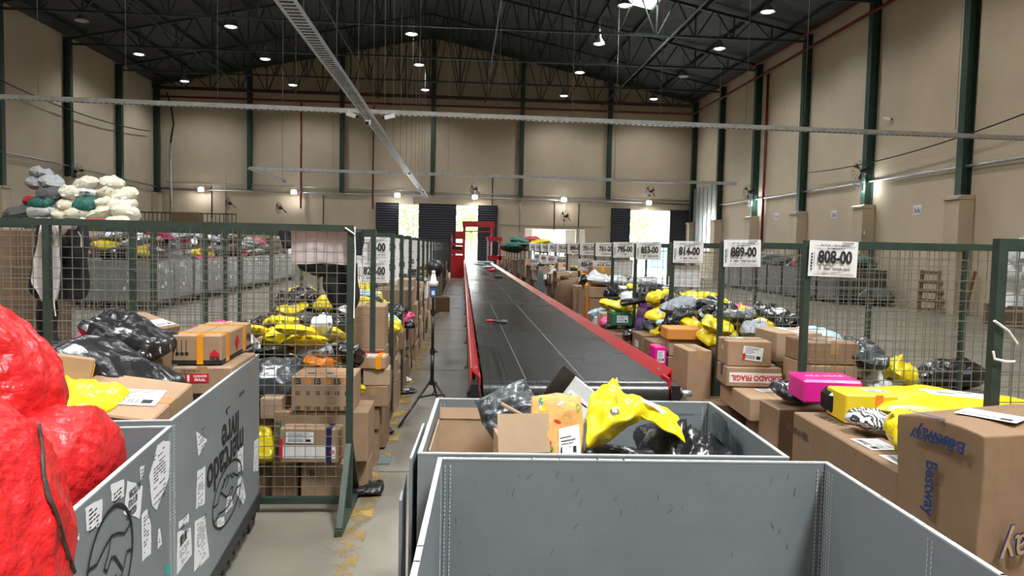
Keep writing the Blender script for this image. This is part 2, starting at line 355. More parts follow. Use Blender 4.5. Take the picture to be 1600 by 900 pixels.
# roof trusses: chords and every web member its own part
def beam_me(p, q, w, h, m=TRUSS): return MB().bar(p, q, w, h).mesh('steel_member', m)
BOT = 10.35
for ti, y in enumerate([43.7, 39.4, 34.5, 29.55, 24.6]):
    t = empty('roof_truss', (XM, y, BOT)); L = XM-XL-.1
    tag(t, 'dark steel roof truss spanning the hall, %s from the back wall' % ORD[ti], 'roof truss', 'roof trusses')
    link('bottom_chord', beam_me((-L, 0, 0), (L, 0, 0), .09, .09), t)
    for s in (-1, 1):
        link('top_chord', beam_me((0, 0, RIDGE-.22-BOT), (s*L, 0, EAVE-.2-BOT), .11, .11), t)
    n = 20; st = 2*L/n
    tz = lambda x: roofz(XM+x)-.22-BOT
    for k in range(n+1):
        x = -L+k*st
        if k in (0, n): link('web_strut', beam_me((x, 0, 0), (x, 0, tz(x)), .08, .08), t); continue
        link('web_strut', beam_me((x, 0, 0), (x, 0, tz(x)), .055, .055), t)
        for s in (-1, 1):
            if tz(x+s*st*.46) > .15: link('web_strut', beam_me((x+s*.05, 0, 0), (x+s*st*.46, 0, tz(x+s*st*.46)), .07, .05), t)
pur0 = None; NP = 18
for k in range(NP):
    x = XL+.9+(XR-XL-1.8)*k/(NP-1)
    if pur0 is None: pur0 = MB().ab((-.035, 0, -.08), (.035, YB-18, .08)).build('roof_purlin', TRUSS); o = pur0
    else: o = ncopy(pur0)
    o.location = (x, 18, roofz(x)-.12); tag(o, 'long dark roof purlin under the roof sheets, %s from the left' % ORD[k], 'purlin', 'roof purlins')
for i, x in enumerate((-12.5, -5.2, 1.2, 8.3)):
    o = MB().ab((-.03, 0, -.03), (.03, YB-18, .03)).build('tie_beam', TRUSS, loc=(x, 18, BOT-.05)); tag(o, 'thin lengthwise tie along the truss bottoms, %s from the left' % ORD[i], 'beam', 'tie beams')
# sprinkler and hydrant pipes
def pipe(name, pts, r, m, label, cat='pipe', n=10, group=None):
    o = MB().tube(pts, r, n).build(name, m, smooth=True); tag(o, label, cat, group); return o
pipe('red_pipe', [(XL+.2, YB-.3, 9.95), (XR-.6, YB-.3, 9.95), (XR-.35, YB-.5, 9.95), (XR-.35, -7, 9.95)], .06, REDPIPE, 'dark red water pipe running round back and right walls, lower one')
pipe('red_pipe', [(XL+.2, YB-.32, 10.5), (XR-.6, YB-.32, 10.5), (XR-.4, YB-.5, 10.55), (XR-.4, -7, 10.55)], .05, REDPIPE, 'dark red water pipe under the roof edge, upper one')
pipe('red_pipe', [(-9.68, YB-.2, 9.95), (-9.68, YB-.2, 3.65)], .05, REDPIPE, 'red vertical pipe on back wall, left one')
pipe('red_pipe', [(-5.44, YB-.2, 9.95), (-5.44, YB-.2, 3.7)], .05, REDPIPE, 'red vertical pipe on back wall just left of the black doors')
yp = atX(1195, 250, XR-.12).y
pipe('red_pipe', [(XR-.12, yp, 9.95), (XR-.12, yp, .6)], .06, REDPIPE, 'red vertical pipe coming down the right wall')
pipe('conduit', [(XR-.1, 40, 4.17), (XR-.1, 2, 4.17)], .045, GALV, 'galvanised conduit along the right wall above the pilasters')
pipe('conduit', [(XL+.2, YB-.12, 4.62), (XR-.2, YB-.12, 4.48)], .045, GALV, 'galvanised conduit along the back wall above the doors')
pipe('conduit', [(XL+.6, YB-.12, 5.02), (XR-.2, YB-.12, 4.66)], .03, GALV, 'thin conduit just above the main one on back wall')
pipe('conduit', [(XL+.15, 44, 4.7), (XL+.15, 33, 4.9), (XL+.15, 10, 4.9)], .045, GALV, 'galvanised conduit along the left wall')
pipe('conduit', [(-17.2, YB-.15, 7.4), (-17.2, YB-.15, 1.2)], .07, GALV, 'grey drop pipe in the left back corner')
pipe('hanging_cable', [(-17.4, YB-.2, 10.2), (-17.15, YB-.25, 9.4), (-17.0, YB-.25, 8.4), (-17.2, YB-.2, 7.3)], .045, CABLE, 'thick black cable dropping in the left back corner', 'cable')
for i, (px, y0, y1) in enumerate(sorted([(646, 300, 372), (770, 272, 352), (867, 316, 360), (882, 318, 358), (905, 318, 355), (964, 315, 330), (505, 305, 350), (352, 280, 345), (330, 290, 340), (813, 310, 362)])):
    p, q = atY(px, y0, YB-.1), atY(px+1, y1, YB-.1)
    pipe('drop_conduit', [(p.x, YB-.035, p.z), (p.x, YB-.035, q.z)], .03, GALV if i % 2 else CABLE, 'thin vertical conduit low on back wall, %s from the left' % ORD[i], group='drop conduits on the back wall')
# power cables slung along the side walls
def sag(a, b, d, n=14): return [Vector(a).lerp(Vector(b), t/n)-Vector((0, 0, d*4*(t/n)*(1-t/n))) for t in range(n+1)]
pa = atX(1260, 270, XR-.3); pb = atX(1600, 178, XR-.3)
pipe('slung_cable', sag(pa, pb, .25), .02, CABLE, 'black cable slung along the right wall above the conduit', 'cable')
pa = atX(0, 125, XL+.3); pb = atX(235, 205, XL+.3)
pipe('slung_cable', sag(pa, pb, .3), .025, CABLE, 'black cable slung along the left wall', 'cable')

# perforated cable trays
def tray(name, a, b, w, label, h=.06):
    a = Vector(a); b = Vector(b); d = (b-a); L = d.length; n = d.normalized(); s = n.cross(Vector((0, 0, 1))).normalized(); o = empty(name, a)
    tag(o, label, 'cable tray')
    m = MB(); z = Vector((0, 0, 1))
    for q in (-1, 1): m.bar(s*(q*w/2), d+s*(q*w/2), .004, h)
    k = int(L/.12)
    for i in range(k): 
        c = n*(i*.12+.03); m.bar(c-s*w/2-z*h/2, c+s*w/2-z*h/2, .05, .003)
        for q in (-1, 1): m.bar(c+s*(q*(w/2+.003))-n*.03-z*h*.2, c+s*(q*(w/2+.003))+n*.03-z*h*.2, .004, h*.45)
    m.build('perforated_channel', GALV, o)
    c = MB()
    for q in (-.25, .05, .25): c.tube([s*(w*q)-z*h*.35, d+s*(w*q)-z*h*.35], .012, 6)
    c.build('cable', CABLE, o); return o
TY = 15.6
tray('cable_tray', (-18, TY, 4.53), (14.2, TY, 4.30), .12, 'long galvanised cable tray crossing the whole hall', .09)
tray('cable_tray', (-1.95, 4, 4.26), (-1.95, 38.2, 4.12), .2, 'galvanised cable tray running away above the aisle', .07)
a = atY(390, 263, 30); b = atY(1150, 287, 30)
tray('cable_tray', a, b, .14, 'farther galvanised cable tray crossing near the back wall', .12)
a = atY(390, 263, 29.9); b = atY(445, 283, 24)
tray('cable_tray', a, b, .14, 'short branch of the far tray, at left', .08)
for i_, q_ in enumerate((b.lerp(a, .05), atY(520, 267, 30), atY(700, 273, 30), atY(960, 281, 30), atY(1120, 286, 30))): pipe('suspension_wire', [q_, (q_.x, q_.y, roofz(q_.x)-.1)], .007, WIREROPE, 'thin wire holding the far tray, %s from the left' % ORD[i_], 'wire', 5, 'suspension wires of the far tray')
for i, (px, yb, Y) in enumerate([(60, 149, TY), (197, 152, TY), (340, 160, TY), (462, 163, TY), (655, 174, TY), (780, 178, TY), (894, 184, TY), (1031, 188, TY), (1165, 190, TY), (1256, 193, TY), (1493, 203, TY)]):
    p = atY(px, yb, Y); pipe('suspension_wire', [(p.x, Y, p.z), (p.x+.02, Y, roofz(p.x)-.1)], .006, WIREROPE, 'thin wire holding the long cross tray, %s from the left' % ORD[i], 'wire', 5, 'suspension wires of the cross tray')
for i in range(13):
    y = 9+i*2.25; pipe('suspension_wire', [(-1.95, y, 4.28-.005*i), (-1.95+.05*math.sin(i), y, roofz(-1.95)-.15)], .007, WIREROPE, 'thin wire holding the lengthwise tray, %s from the near end' % ORD[i], 'wire', 5, 'suspension wires of the lengthwise tray')

# high-bay lamps (real lights in every shade)
def lamp_proto():
    t = empty('high_bay_lamp')
    m = MB(); m.lathe([(.03, .62), (.04, .42), (.07, .40), (.075, .28), (.10, .24), (.16, .16), (.24, .05), (.27, 0), (.262, 0), (.23, .05), (.15, .155), (.05, .2)], n=24)
    m.build('lamp_shade', SILVERPL, t, True)
    g = MB(); g.lathe([(0, .0), (.08, -.015), (.16, .0), (.2, .03), (.22, .05)], n=20); g.build('glass_diffuser', BULB, t, True)
    MB().tube([(0, 0, 0), (0, 0, 1.0)], .012, 6).build('hanging_stem', TRUSS, t, loc=(0, 0, .58))
    return t
lp = lamp_proto(); first = True; OFF = mat('unlit_glass', (.45, .45, .43), .3)
lx = [(-15.3, 'far left'), (-9.5, 'left'), (-2.25, 'middle'), (5.6, 'right'), (10.8, 'far right')]
for j, y in enumerate([41.2, 35.6, 30.5, 25.6, 19.5, 13.5, 7.5, 1.5, -4]):
    for i, (x, nm) in enumerate(lx):
        if j >= 4 and i in (0,) and j % 2: continue
        o = lp if first else ncopy(lp); first = False
        yy = y+(.3 if i in (3, 4) else 0); o.location = (x, yy, 10.25)
        for c_ in o.children:
            if c_.name.startswith('hanging'): c_.scale.z = roofz(x)-10.25-.58+.03
        off = (i == 4 and j == 1) or (i == 0 and j == 2)
        tag(o, '%s shaded high-bay lamp, %s row, %s from the back' % ('unlit' if off else 'lit', nm, ORD[j]), 'lamp', 'high-bay lamps')
        if off:
            d = [c for c in o.children if c.name.startswith('glass')][0]; d.data = d.data.copy(); d.data.materials[0] = OFF; continue
        l = bpy.data.lights.new('lamp_light', 'SPOT'); l.energy = LAMP_W*(1.0 if j < 5 else .9); l.spot_size = R_(150); l.spot_blend = .6; l.shadow_soft_size = .2; l.color = (.95, .97, 1) if j < 4 else (1, .97, .92)
        q = bpy.data.objects.new('lamp_light', l); C.objects.link(q); q.location = (x, yy, 10.16)
# LED floodlights and fans on the walls
def led(loc, rz, label):
    t = empty('wall_floodlight', loc, rz); tag(t, label, 'floodlight', 'wall floodlights')
    MB().box((0, .02, 0), (.34, .06, .26)).build('housing', GALV, t); MB().box((0, -.02, 0), (.28, .02, .2)).build('glowing_panel', LED, t)
    MB().bar((0, .05, 0), (0, .3, .1), .03).build('bracket', GALV, t)
    l = bpy.data.lights.new('floodlight_glow', 'AREA'); l.shape = 'DISK'; l.size = .28; l.energy = WALL_LED_W; l.spread = PI
    q = bpy.data.objects.new('floodlight_glow', l); C.objects.link(q)
    q.matrix_world = Matrix.Translation(loc) @ Matrix.Rotation(rz, 4, 'Z') @ Matrix.Translation((0, -.06, 0)) @ Matrix.Rotation(PI/2-.25, 4, 'X')
nm = ['far left', 'second from left', 'third from left', 'above the open middle door', 'above the low opening', 'above the right open door']
for i, (px, py) in enumerate([(314, 296), (459, 300), (621, 305), (742, 308), (881, 312), (1014, 317)]):
    p = atY(px, py, YB-.35); led(p, 0, 'small bright floodlight on back wall, %s' % nm[i])
led(atX(1345, 292, XR-.45), PI/2, 'small bright floodlight on right wall, nearer one'); led(atX(1172, 318, XR-.45), PI/2, 'small bright floodlight on right wall, farther one')
def fan_proto(name='wall_fan'):
    t = empty(name); r = .36
    m = MB()
    for k in range(14):
        a = 2*PI*k/14; m.tube([(0, -.16, 0), (r*.6*math.cos(a), -.15, r*.6*math.sin(a)), (r*math.cos(a), -.06, r*math.sin(a)), (r*.5*math.cos(a), .04, r*.5*math.sin(a))], .004, 4)
    for rr, yy in ((r, -.06), (r*.6, -.15), (r*.8, -.11)): m.tube([(rr*math.cos(2*PI*k/24), yy, rr*math.sin(2*PI*k/24)) for k in range(25)], .005, 4)
    m.build('guard', CABLE, t)
    MB().lathe([(0, -.1), (.05, -.09), (.09, 0), (.08, .14), (0, .16)], axis='Y', n=14).build('motor', BLACKPL, t, True)
    for k in range(3):
        a = 2*PI*k/3+.3; c, s = math.cos(a), math.sin(a)
        b = MB(); b.prism([(.04*c, -.08, .04*s), (.3*c-.07*s, -.1, .3*s+.07*c), (.31*c+.07*s, -.05, .31*s-.07*c)], (0, .006, 0)); b.build('fan_blade', BLACKPL, t)
    MB().tube([(0, .12, 0), (0, .22, -.08), (0, .42, -.25)], .025, 8).build('bracket', BLACKPL, t, True)
    return t
fp = fan_proto()
for i, (px, py, side, lab) in enumerate([(1348, 267, 'R', 'black wall fan on the right wall, nearer one'), (1172, 300, 'R', 'black wall fan on the right wall, farther one'), (118, 268, 'L', 'black wall fan on the left wall above the sacks'),
        (742, 296, 'B', 'black wall fan above the open middle door'), (884, 338, 'B', 'black wall fan over the low opening'), (1017, 299, 'B', 'black wall fan above the right open door'), (358, 318, 'B', 'black wall fan on back wall, leftmost'), (437, 325, 'B', 'black wall fan on back wall, second from left')]):
    o = fp if i == 0 else ncopy(fp); tag(o, lab, 'fan', 'wall fans')
    if side == 'R': o.location = atX(px, py, XR-.5); o.rotation_euler = (0, 0, PI/2+.9-PI)  if False else (0, 0, -.9)
    elif side == 'L': o.location = atX(px, py, XL+.55); o.rotation_euler = (0, 0, .8)
    else: o.location = atY(px, py, YB-.45)
# cameras on the lengthwise tray
def cctv(loc, d, label):
    t = empty('security_camera', loc, d); tag(t, label, 'security camera')
    MB().box((0, -.12, -.12), (.09, .26, .08), Matrix.Rotation(.3, 3, 'X')).build('camera_body', WHITE, t); MB().box((0, -.255, -.16), (.07, .01, .06), Matrix.Rotation(.3, 3, 'X')).build('lens', BLACKPL, t)
    MB().bar((0, 0, 0), (0, -.05, -.1), .03).build('bracket', GALV, t)
cctv((-2.45, 15.53, 4.43), 1.0, 'white security camera left of the tray crossing'); cctv((-1.5, 15.53, 4.42), -.9, 'white security camera right of the tray crossing'); cctv((-1.95, 15, 4.2), 0, 'security camera under the tray crossing')
cctv((-1.95, 24, 4.1), .8, 'small security camera on the far part of the tray'); cctv((-1.95, 32, 4.1), .8, 'small security camera near the far tray end')
cctv(atX(1381, 180, XR-.2), .6, 'white security camera high on the right wall')
# notices on the right wall
for i, (px, py) in enumerate([(1213, 338), (1303, 335), (1433, 328)]):
    p = atX(px, py, XR-.012); o = MB().ab((0, -.2, -.15), (.01, .2, .15)).build('wall_notice', WHITE, loc=p); tag(o, 'small white notice on the right wall, %s from the back' % ORD[i], 'notice', 'notices on the right wall')
    n = MB()
    for k in range(4): n.ab((-.002, -.15+.08*k, -.1), (0, -.11+.08*k, .02+.06*(k % 2)))
    n.build('printed_text', INK, o)
p = atX(1349, 363, XR-.44); o = MB().ab((0, -.12, -.07), (.02, .12, .07)).build('exit_plate', POLY['green'], loc=p); tag(o, 'tiny green plate on the side of a right wall pilaster', 'plate')
m = MB()
for k in range(12): m.ab((XR-.12-.02*(k % 2), 39.6+.36*k, 1.6), (XR-.08, 39.9+.36*k, 5.4))
o = m.build('corrugated_screen', GALV); tag(o, 'pale ribbed metal sheet door in the right back corner', 'sheet door')

# trees outside the doors
def tree(loc, h, r, seed, label):
    rnd = random.Random(seed); t = empty('tree', loc); tag(t, label, 'tree', 'trees in the yard')
    MB().tube([(0, 0, 0), (.1, 0, h*.4), (0, .1, h*.75)], [.18, .13, .07], 8).build('trunk', BARK, t)
    m = MB()
    for k in range(900):
        v = Vector((rnd.gauss(0, 1), rnd.gauss(0, 1), rnd.gauss(0, 1))).normalized()*r*rnd.random()**.4; c = Vector((v.x, v.y, h*.72+v.z*.75)); q = Euler((rnd.random()*6, rnd.random()*6, 0)).to_matrix(); s = .16
        m.poly([c+q@Vector(p)*s for p in ((-1, 0, 0), (0, -.5, 0), (1, 0, 0), (0, .5, 0))])
    m.build('foliage', LEAF, t)
tree((-4.4, 58, -.05), 5.2, 2.2, 1, 'green tree seen through the left open door'); tree((.6, 60, -.05), 5.0, 2.0, 2, 'green tree seen through the middle open door'); tree((14.5, 60, -.05), 5.2, 2.2, 3, 'green bush seen through the right open door')
o = MB().ab((-3, 66, -.05), (4, 68, 2.6)).prism([(-3.4, 65.6, 2.6), (4.4, 65.6, 2.6), (4, 67, 3.3), (-3, 67, 3.3)], (0, 1.6, 0)).build('low_house', mat('pale_orange_render', (.7, .42, .3), .8)); tag(o, 'low pale orange building outside the middle door', 'building')
o = MB().ab((16.2, 62, -.05), (18.6, 64, 4.9)).build('blue_container', mat('blue_paint', (.12, .35, .6), .5)); tag(o, 'light blue box building outside the right door', 'building')

# ------------------------------------------------------------------ conveyor
BX0, BX1, BY0, BY1, BZ = .135, 1.249, 4.30, 37.5, .848
cv = empty('belt_conveyor', ((BX0+BX1)/2, BY0, 0)); tag(cv, 'long black belt conveyor with red side rails running to the doors', 'conveyor')
cx = (BX0+BX1)/2; bw = BX1-BX0; LY = BY1-BY0
m = MB(); rd = .075; prof = []
for k in range(13): a = PI/2+PI*k/12; prof.append((rd*math.cos(a), BZ-rd+rd*math.sin(a)))
far = [(LY-rd*0+rd*math.cos(-PI/2+PI*k/12), BZ-rd+rd*math.sin(-PI/2+PI*k/12)) for k in range(13)]
loop = prof+far
vs = [(sx*bw/2, y, z) for y, z in loop for sx in (-1, 1)]; n = len(loop)
m._add(vs, [(2*i, 2*i+1, 2*((i+1) % n)+1, 2*((i+1) % n)) for i in range(n)])
o = m.build('belt', BELT, cv, True)
MB().tube([(-bw/2-.0, 0, BZ-rd), (bw/2, 0, BZ-rd)], rd-.004, 28).build('end_drum', RUBBER, cv, True)
# lengthwise splice line and cross joints in the belt
sp = MB(); sp.ab((.052, .02, BZ-.001), (.060, LY, BZ+.0012)); sp.ab((-.30, .02, BZ-.001), (-.295, LY, BZ+.001)); sp.build('belt_splice', mat('belt_splice', (.13, .13, .125), .5), cv)
for s in (-1, 1):
    m = MB(); x = s*(bw/2+.012)
    # angled red side guard (a folded sheet)
    m.prism([(x, .12, BZ-.02), (x+s*.055, .12, BZ+.05), (x+s*.062, .12, BZ+.05), (x+s*.062, .12, BZ-.16), (x+s*.056, .12, BZ-.16), (x+s*.054, .12, BZ+.03)], (0, LY-.1, 0))
    m.ab((x-.004, -.02, BZ-.16), (x+.012*s, .14, BZ+.02))
    m.build('side_rail', REDPAINT, cv)
    m = MB()
    for k in range(22): m.tube([(x+s*.026, .3+k*1.4, BZ+.018), (x+s*.023, .3+k*1.4, BZ+.028)], .009, 6)
    m.build('rail_bolt', GALV, cv)
    m = MB(); xx = x+s*.07
    m.tube([(x+s*.01, 0, BZ-rd), (x+s*.06, 0, BZ-rd)], .055, 18); m.box((x+s*.04, .02, BZ-rd-.01), (.05, .15, .13)); m.tube([(x+s*.06, -.0, BZ-rd), (x+s*.085, 0, BZ-rd)], .035, 14)
    m.build('bearing_housing', BLACKPL, cv)
    if s > 0: MB().tube([(x+.08, 0, BZ-rd), (x+.15, 0, BZ-rd)], .02, 14).build('drive_shaft', GALV, cv, True)
    MB().ab((x+s*.02, .14, BZ-.42), (x+s*.05, LY, BZ-.15)).build('side_beam', mat('dark_frame', (.03, .03, .032), .5), cv)
for k in range(14):
    for s in (-1, 1):
        MB().ab((s*(bw/2+.02)-.03, .4+k*2.5-.03, 0), (s*(bw/2+.02)+.03, .4+k*2.5+.03, BZ-.2)).ab((s*(bw/2+.02)-.07, .4+k*2.5-.07, 0), (s*(bw/2+.02)+.07, .4+k*2.5+.07, .012)).build('leg', REDPAINT if k == 0 else BLACKPL, cv)
# stapler-like hand tool left on the belt
p = atZ(775, 506, BZ); t = empty('hand_tool', (p.x, p.y, BZ+.012), -.1); tag(t, 'black and red hand tool lying on the conveyor belt', 'tool')
MB().tube([(-.10, 0, .015), (-.07, .0, .02), (-.02, .01, .018)], [.014, .016, .012], 10).build('red_grip', REDPAINT, t, True)
MB().tube([(-.03, .01, .018), (.03, .015, .016), (.07, .01, .012)], [.014, .012, .010], 8).tube([(-.03, -.01, .01), (.04, -.02, .008), (.11, -.05, .008)], [.010, .012, .010], 8).build('tool_body', BLACKPL, t, True)
MB().box((.085, -.01, .016), (.05, .04, .03), Matrix.Rotation(.4, 3, 'Z')).build('metal_head', GALV, t)
# red portal and cabinets by the belt's far end
g = empty('portal_frame', (.8, 38.3, 0)); tag(g, 'tall red portal frame over the far end of the conveyor', 'portal frame')
for s in (-1, 1): MB().ab((s*.74-.07, -.06, 0), (s*.74+.07, .06, 2.9)).build('post', REDPAINT, g)
MB().ab((-.85, -.1, 2.62), (.85, .1, 2.92)).ab((-.8, -.04, 2.36), (.8, .04, 2.42)).build('crossbeam', REDPAINT, g)
g = empty('control_cabinet', (-.28, 36.6, 0)); tag(g, 'red machine cabinet left of the conveyor end', 'cabinet')
MB().ab((-.32, -.2, 0), (.32, .2, 1.15)).build('body', REDPAINT, g); MB().ab((-.30, -.2, 1.2), (.34, .2, 1.42)).ab((-.30, -.2, 1.62), (.34, .2, 1.78)).ab((-.32, -.18, 1.15), (-.26, .18, 2.2)).ab((.26, -.18, 1.15), (.32, .18, 2.3)).ab((-.1, -.1, 1.95), (.3, .1, 2.35)).build('shelf_frame', REDPAINT, g)
MB().ab((-.26, -.15, 1.42), (.26, .15, 1.6)).build('motor', BLACKPL, g)
g = empty('side_frame', (1.55, 36.2, 0)); tag(g, 'red open frame right of the conveyor end', 'frame')
for s in (-1, 1): MB().ab((s*.3-.05, -.05, 0), (s*.3+.05, .05, 2.05)).build('post', REDPAINT if s > 0 else GALV, g)
MB().ab((-.36, -.08, 1.9), (.4, .08, 2.1)).ab((-.3, -.05, .95), (.6, .05, 1.15)).build('crossbeam', REDPAINT, g); MB().ab((-.1, -.1, 1.2), (.22, .1, 1.85)).build('control_box', BLACKPL, g)

# ------------------------------------------------------------------ cage panels
def panel_proto(width, h, name='cage_panel', s=1, foot=True):
    """s=+1: panel runs to +x from its aisle post at the origin; camera side is -y"""
    t = empty(name); P = .038
    for x in (0, s*width):
        MB().ab((x-P/2, -P/2, 0), (x+P/2, P/2, h)).build('post', CAGE_GREEN, t)
    a, b = sorted((s*P/2, s*(width-P/2)))
    MB().ab((a, -P/2, h-P), (b, P/2, h)).build('top_rail', CAGE_GREEN, t)
    MB().ab((a, -P/2, .06), (b, P/2, .06+P)).build('bottom_rail', CAGE_GREEN, t)
    m = MB(); nx = int((b-a)/.06); nz = int((h-.1)/.062); wv = random.Random(3)
    for i in range(1, nx): 
        x = a+(b-a)*i/nx; m.ab((x-.0019, -.0019, .1), (x+.0019, .0019, h-P))
    for k in range(1, nz):
        z = .1+(h-P-.1)*k/nz; m.ab((a, -.0057, z-.0019), (b, -.0019, z+.0019))
    m.build('wire_mesh', WIRE, t)
    if foot:
        for x in (0, s*width):
            MB().ab((x-.02, -.38, 0), (x+.02, .38, .035)).build('foot', CAGE_GREEN, t)
            for q in (-1, 1): MB().bar((x, q*.34, .03), (x, q*.02, .42), .034, .034).build('diagonal_brace', CAGE_GREEN, t)
    return t
RY = [2.7, 4.15, 5.55, 6.9, 8.4, 9.7, 11.0, 12.5, 14.0, 15.7, 17.3, 18.9, 20.5, 22.1, 23.7, 25.3, 26.9, 28.5, 30.1, 31.7, 33.3]
LYs = [4.4, 5.5, 7.0, 8.05, 9.35, 11.1, 12.4, 13.9, 15.4, 16.9, 18.4, 19.9, 21.4, 22.9, 24.4, 25.9, 27.4, 28.9, 30.4, 31.9, 33.4]
RXP, LXP = 2.03, -.67
rnum = [None, '808-00', '889-00', '814-00', '853-00', '795-00', '751-20', '751-10', '890-00', '751-01', '751-02', '762-00', '763-00', '764-00', '765-00', '766-00', '767-00', '768-00', '769-00', '771-00', '772-00']
rsub = {4.15: 'GNA-GO', 5.55: 'TRB 03-GO', 6.9: 'ITR-GO', 8.4: 'GRP 02-GO'}
rnum2 = {6: '918-00', 7: '836-00', 9: '835-00', 10: '833-00', 11: '834-00', 12: '837-00'}
lnum = [None, None, '819-00', '830-00', '823', '815', '820', '826-00', '811-00', '812-00', '813-00', '816-00', '817-00', '818-00', '821-00', '822-00', '824-00', '825-00', '827-00', '828-00', '831-00']
lnum2 = {2: '829-00', 3: '840-00', 4: '823-00', 5: '815-00', 6: '820-00', 7: '833', 8: '841', 9: '842'}
rp = panel_proto(2.0, 1.72, s=1); lpn = panel_proto(1.75, 1.72, s=-1)
def bayname(side, i): return '%s row, %s from the near end' % (side, ORD[i])
for i, y in enumerate(RY):
    o = rp if i == 0 else ncopy(rp); o.location = (RXP+(.07 if i == 0 else 0), y, 0)
    tag(o, 'dark green wire mesh divider of the right row, %s' % ('nearest, beside the huge carton' if i == 0 else 'carrying sign '+rnum[i] if i < 10 else ORD[i]+' from the near end'), 'cage panel', 'mesh dividers of the right row')
for i, y in enumerate(LYs):
    o = lpn if i == 0 else ncopy(lpn); o.location = (LXP, y, 0)
    if i == 0: o.scale = (1, 1, 1.755/1.72)
    tag(o, 'dark green wire mesh divider of the left row, %s' % ('nearest, jackets hang behind it' if i == 0 else 'carrying sign 829-00' if i == 2 else ORD[i]+' from the near end'), 'cage panel', 'mesh dividers of the left row')
o = ncopy(lpn); o.location = (LXP-1.75, 4.4, 0); o.scale = (1, 1, 1.755/1.72)
for c_ in list(o.children):
    if (c_.name.startswith(('post', 'foot', 'diagonal'))) and max(v.co.x for v in c_.data.vertices) > -.5: bpy.data.objects.remove(c_)
tag(o, 'wire mesh divider at the left edge, continuing the nearest one', 'cage panel', 'mesh dividers of the left row')
o = ncopy(lpn); o.location = (LXP-1.85, 7.9, 0); tag(o, 'wire mesh divider standing behind the jackets, second column', 'cage panel', 'mesh dividers of the left row')
o = ncopy(lpn); o.location = (LXP-1.85, 6.1, 0); tag(o, 'wire mesh divider behind the jackets, closer one of second column', 'cage panel', 'mesh dividers of the left row')

# route signs
def sign(x, y, ztop, num, sub, label, w=.297, h=.21, detail=True, tilt=0, group='route signs'):
    t = empty('route_sign', (x, y, ztop)); t.rotation_euler = (0, tilt, 0); tag(t, label, 'sign', group)
    m = MB(); N = 8
    vs = []; 
    for j in range(2):
        for i in range(N+1): u = i/N; vs.append((u*w, -.006*math.sin(u*PI*2.2+x)-.002, -j*h))
    m._add(vs, [(i, N+1+i, N+2+i, i+1) for i in range(N)]); m.build('paper_sheet', WHITE, t)
    if num:
        text(t, num, (w*.53, -.012, -h*.47), h*.48, FACE_NY, INK, wide=.72, bold=.035, name='route_number')
    if detail:
        text(t, 'ROTA - SEGUNDO', (w*.53, -.012, -h*.13), .016, FACE_NY, INK, 1.35, .02); text(t, 'SEGMENTO', (w*.53, -.012, -h*.215), .015, FACE_NY, INK, 1.4, .02)
        text(t, 'F  000  '+(sub or ''), (w*.53, -.012, -h*.79), .021, FACE_NY, INK, 1.25, .03)
        b = MB()
        for k in range(6): b.ab((.012, -.0125, -h*.35-k*.018), (.021, -.0115, -h*.35-k*.018-.011))
        for a, c, d, e in ((.03, .03, w-.02, .032), (.03, h*.30, .032, h*.70), (.03, h*.93, w-.02, h*.94), (w-.1, .008, w-.03, .012), (.05, h*.68, w-.03, h*.685), (.05, h*.89, w-.03, h*.895)):
            b.ab((a, -.0125, -c), (d, -.0115, -e))
        b.build('printed_rule', INK, t)
    elif num:
        b = MB(); b.ab((w*.2, -.012, -h*.14), (w*.8, -.011, -h*.17)); b.ab((w*.3, -.012, -h*.80), (w*.85, -.011, -h*.84)); b.build('printed_rule', INK, t)
    return t
for i, y in enumerate(RY):
    if not rnum[i]: continue
    sign(RXP-.005, y-.03, 1.735-(.012 if i == 1 else .0), rnum[i], rsub.get(y), 'white paper sign %s clipped on a right row post' % rnum[i], detail=i < 6, tilt=.02 if i == 1 else -.01*(i % 3))
    if i in rnum2: sign(RXP-.03, y-.032, 1.46, rnum2[i], None, 'white paper sign %s hung below sign %s' % (rnum2[i], rnum[i]), detail=i < 8)
for i in (3, 5, 8): sign(RXP+.02, RY[i]+.03, 1.50, None, None, 'blank white sheet hung below sign %s' % rnum[i], detail=False, w=.27)
for i, y in enumerate(LYs):
    if lnum[i]: sign(LXP-.325, y-.03, 1.71, lnum[i], 'ANI 02-GO' if i == 2 else None, 'white paper sign %s clipped on a left row post' % lnum[i], detail=i < 5)
    if i in lnum2: sign(LXP-.325, y-.032, 1.485, lnum2[i], 'ANI 02-GO' if i == 2 else None, 'white paper sign %s hung below another on the left row' % lnum2[i], detail=i < 5)
sign(LXP-.13, 5.53, 1.66, None, None, 'small blank sheet behind the second divider of the left row', detail=False, w=.10, h=.16)
a = atY(455, 357, 4.43); b = atY(543, 413, 4.43)
o = MB(); 
vs = []
for j in range(5):
    for i in range(13): u, v = i/12, j/4; vs.append((a.x+(b.x-a.x)*u, 4.43+.012*math.sin(u*9+v*2)*v, a.z+(b.z-a.z)*v-.004*math.sin(u*8)*v))
o._add(vs, [(j*13+i, j*13+i+1, (j+1)*13+i+1, (j+1)*13+i) for j in range(4) for i in range(12)]); o = o.build('paper_poster', PAPERPINK, smooth=True); tag(o, 'large blank pinkish sheet hung behind the nearest left divider', 'paper sheet')

